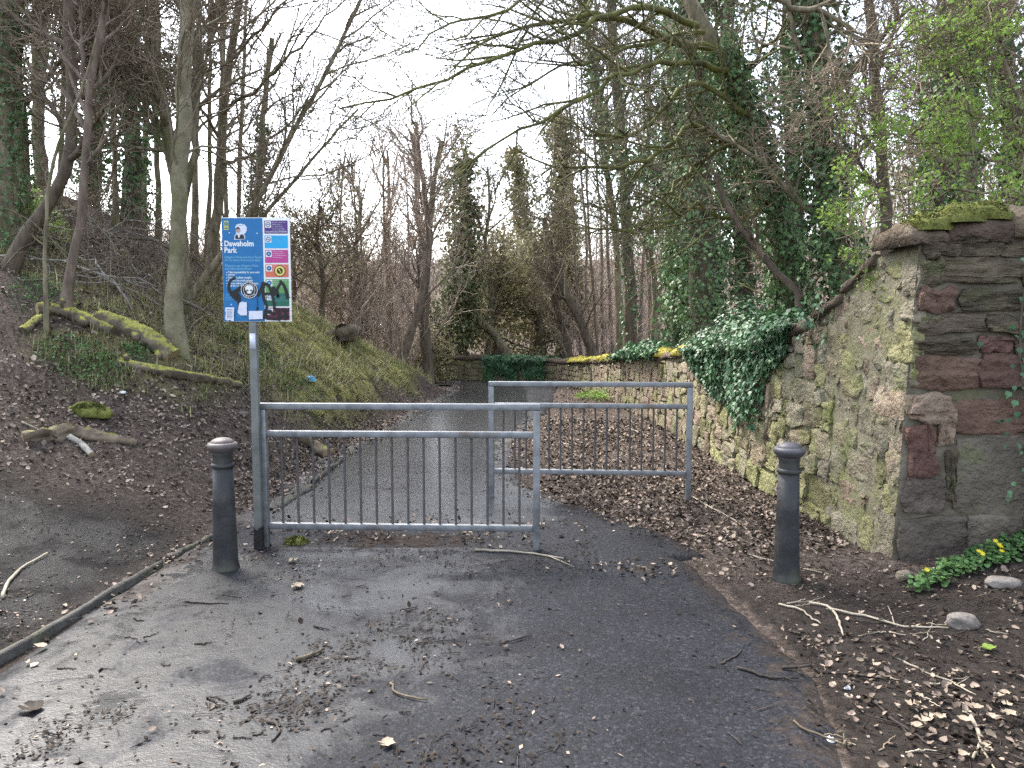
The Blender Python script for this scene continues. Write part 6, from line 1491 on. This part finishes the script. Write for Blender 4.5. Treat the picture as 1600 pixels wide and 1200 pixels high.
def celandine(label, spots, seed):
    rng = np.random.default_rng(seed); c = GT(*spots[0][:2]); o = thing('celandine', label, 'flower', tuple(c))
    mb = MB()
    a = np.arange(9)*2*np.pi/9; tv = np.concatenate([[[0, 0, 0]], np.stack([.5+.5*np.cos(a), .48*np.sin(a), .08*np.cos(2*a)], -1)]); tf = [np.array([[0, i, i % 9+1] for i in range(1, 10)])]
    fl = []
    for px, py, r, n, nf in spots:
        p0 = GT(px, py); a = rng.random(n)*2*np.pi; b = np.sqrt(rng.random(n))*r; x, y = p0[0]+b*np.cos(a), p0[1]+b*np.sin(a)*.6
        y = np.minimum(y, END_Y-.07); z = H(x, y)+.02+.06*rng.random(n)
        scatter(mb, tv, tf, np.stack([x, y, z], -1), frames(rng.normal(size=(n, 3))*.3+np.array([0, -.25, 1.]), rng), .018+.022*rng.random(n))
        for q in range(nf): j = rng.integers(0, n); fl.append(np.array([x[j], y[j]-.02, z[j]+.05]))
    mb.build('leaves', 'plant_green', o, kind='stuff')
    for p in fl:
        m = MB(); a = np.arange(8)*2*np.pi/8+rng.random(); pet = np.stack([np.cos(a), np.sin(a), 0*a+.5], -1)
        fr = np.stack([pet*np.array([1, 1, .5]), np.stack([-np.sin(a), np.cos(a), 0*a], -1), np.tile([0, 0, 1.], (8, 1))], 1)
        R = np.array(Matrix.Rotation(rng.uniform(.3, .9), 3, 'X')); fr = fr@R.T
        scatter(m, LEAF[0]*np.array([1, .9, .4]), LEAF[1], np.tile(p, (8, 1)), fr, .019); m.build('flower', 'petal', o)
celandine("low celandine plants with yellow flowers at the foot of the dark wall end", [(1545, 880, .16, 300, 4), (1585, 862, .15, 220, 3), (1500, 895, .14, 220, 2), (1460, 915, .1, 120, 1), (1435, 925, .06, 50, 0), (1600, 840, .1, 120, 1)], 4)

# ------------------------------------------------------------------ scraps of rubbish and single leaves
def scrap(name, label, px, py, r, mat, seed, h=.5, cat='litter', group=None):
    rng = np.random.default_rng(seed); c = GT(px, py); n, m = 9, 5
    A, B = np.meshgrid(np.arange(n)*2*np.pi/n, np.linspace(0, 1, m)); s = 1+.35*rng.normal(size=A.shape)*.5
    V = np.stack([c[0]+r*B*np.cos(A)*s, c[1]+r*.8*B*np.sin(A)*s, c[2]+.012+r*h*(1-B**2)*(.6+.6*rng.random(A.shape))], -1)
    idx = np.arange(n*m).reshape(m, n); q = np.roll(idx, -1, 1)
    return tag(MB().add(V.reshape(-1, 3), np.stack([idx[:-1], q[:-1], q[1:], idx[1:]], -1).reshape(-1, 4)).build(name, mat, origin=c, smooth=False), label, cat, group)
scrap('plastic_bag', "crumpled bright blue plastic bag on the grassy bank", 486, 597, .095, 'litter_blue', 1, .9, 'bag')
scrap('paper_scrap', "small white paper scrap on the tarmac beyond the leaf patch", 853, 932, .024, 'litter_white', 2, .8)
scrap('paper_scrap', "white scrap on the litter above the mossy log piece", 192, 616, .05, 'litter_white', 3, .5)
scrap('paper_scrap', "tiny white scrap beside the forked stick at lower right", 1296, 1161, .03, 'litter_white', 4, .5)
scrap('paper_scrap', "white scrap near the sign-side bollard's foot by the edging", 288, 893, .03, 'litter_white', 6, .4)
scrap('paper_scrap', "small white scrap on the soil right of the long dark stick", 1325, 1080, .016, 'litter_white', 5, .9)
def big_leaf(label, px, py, size, mat, seed, group=None):
    rng = np.random.default_rng(seed); c = GT(px, py); c[2] = max(c[2], .014)
    n = 15; a = np.linspace(-np.pi*.93, np.pi*.93, n); r = size*(.62+.32*np.abs(np.sin(a*2.5+.4)))*(.8+.3*rng.random(n)); th = rng.random()*6.3
    z = .012+size*.5*rng.random(n)*.6
    V = np.concatenate([[[0, 0, .004]], np.stack([r*np.cos(a+th), r*np.sin(a+th), z], -1)])+c
    F = np.array([[0, i, i+1] for i in range(1, n)])
    return tag(MB().add(V, F).build('fallen_leaf', mat, origin=c, smooth=False), label, 'leaf', group)
for i, (px, py, s, m, lab) in enumerate([(465, 930, .05, 'dead_leaf_pale', "single yellowish leaf lying on the dark mud before the nearer barrier"), (62, 1027, .042, 'dead_leaf_pale', "pale leaf lying against the near end of the edging strip"), (605, 1183, .038, 'dead_leaf_pale', "tan leaf at the bottom edge of the silted tarmac"), (458, 888, .04, 'dead_leaf_pale', "whitish leaf between the sign-side bollard and the mossy lump"), (1545, 1020, .045, 'spring_leaf', "single yellow-green leaf on bare soil below the round stone"), (50, 1125, .06, 'litter_dark', "dark curled leaf clump on the silted tarmac at lower left")]):
    big_leaf(lab, px, py, s, m, 50+i)
for i in range(16):
    big_leaf("large pale curled leaf in the heap at lower right", rng.uniform(1425, 1600), rng.uniform(1090, 1195), rng.uniform(.018, .036), 'dead_leaf_pale', 80+i, "pale leaves in the heap at lower right")
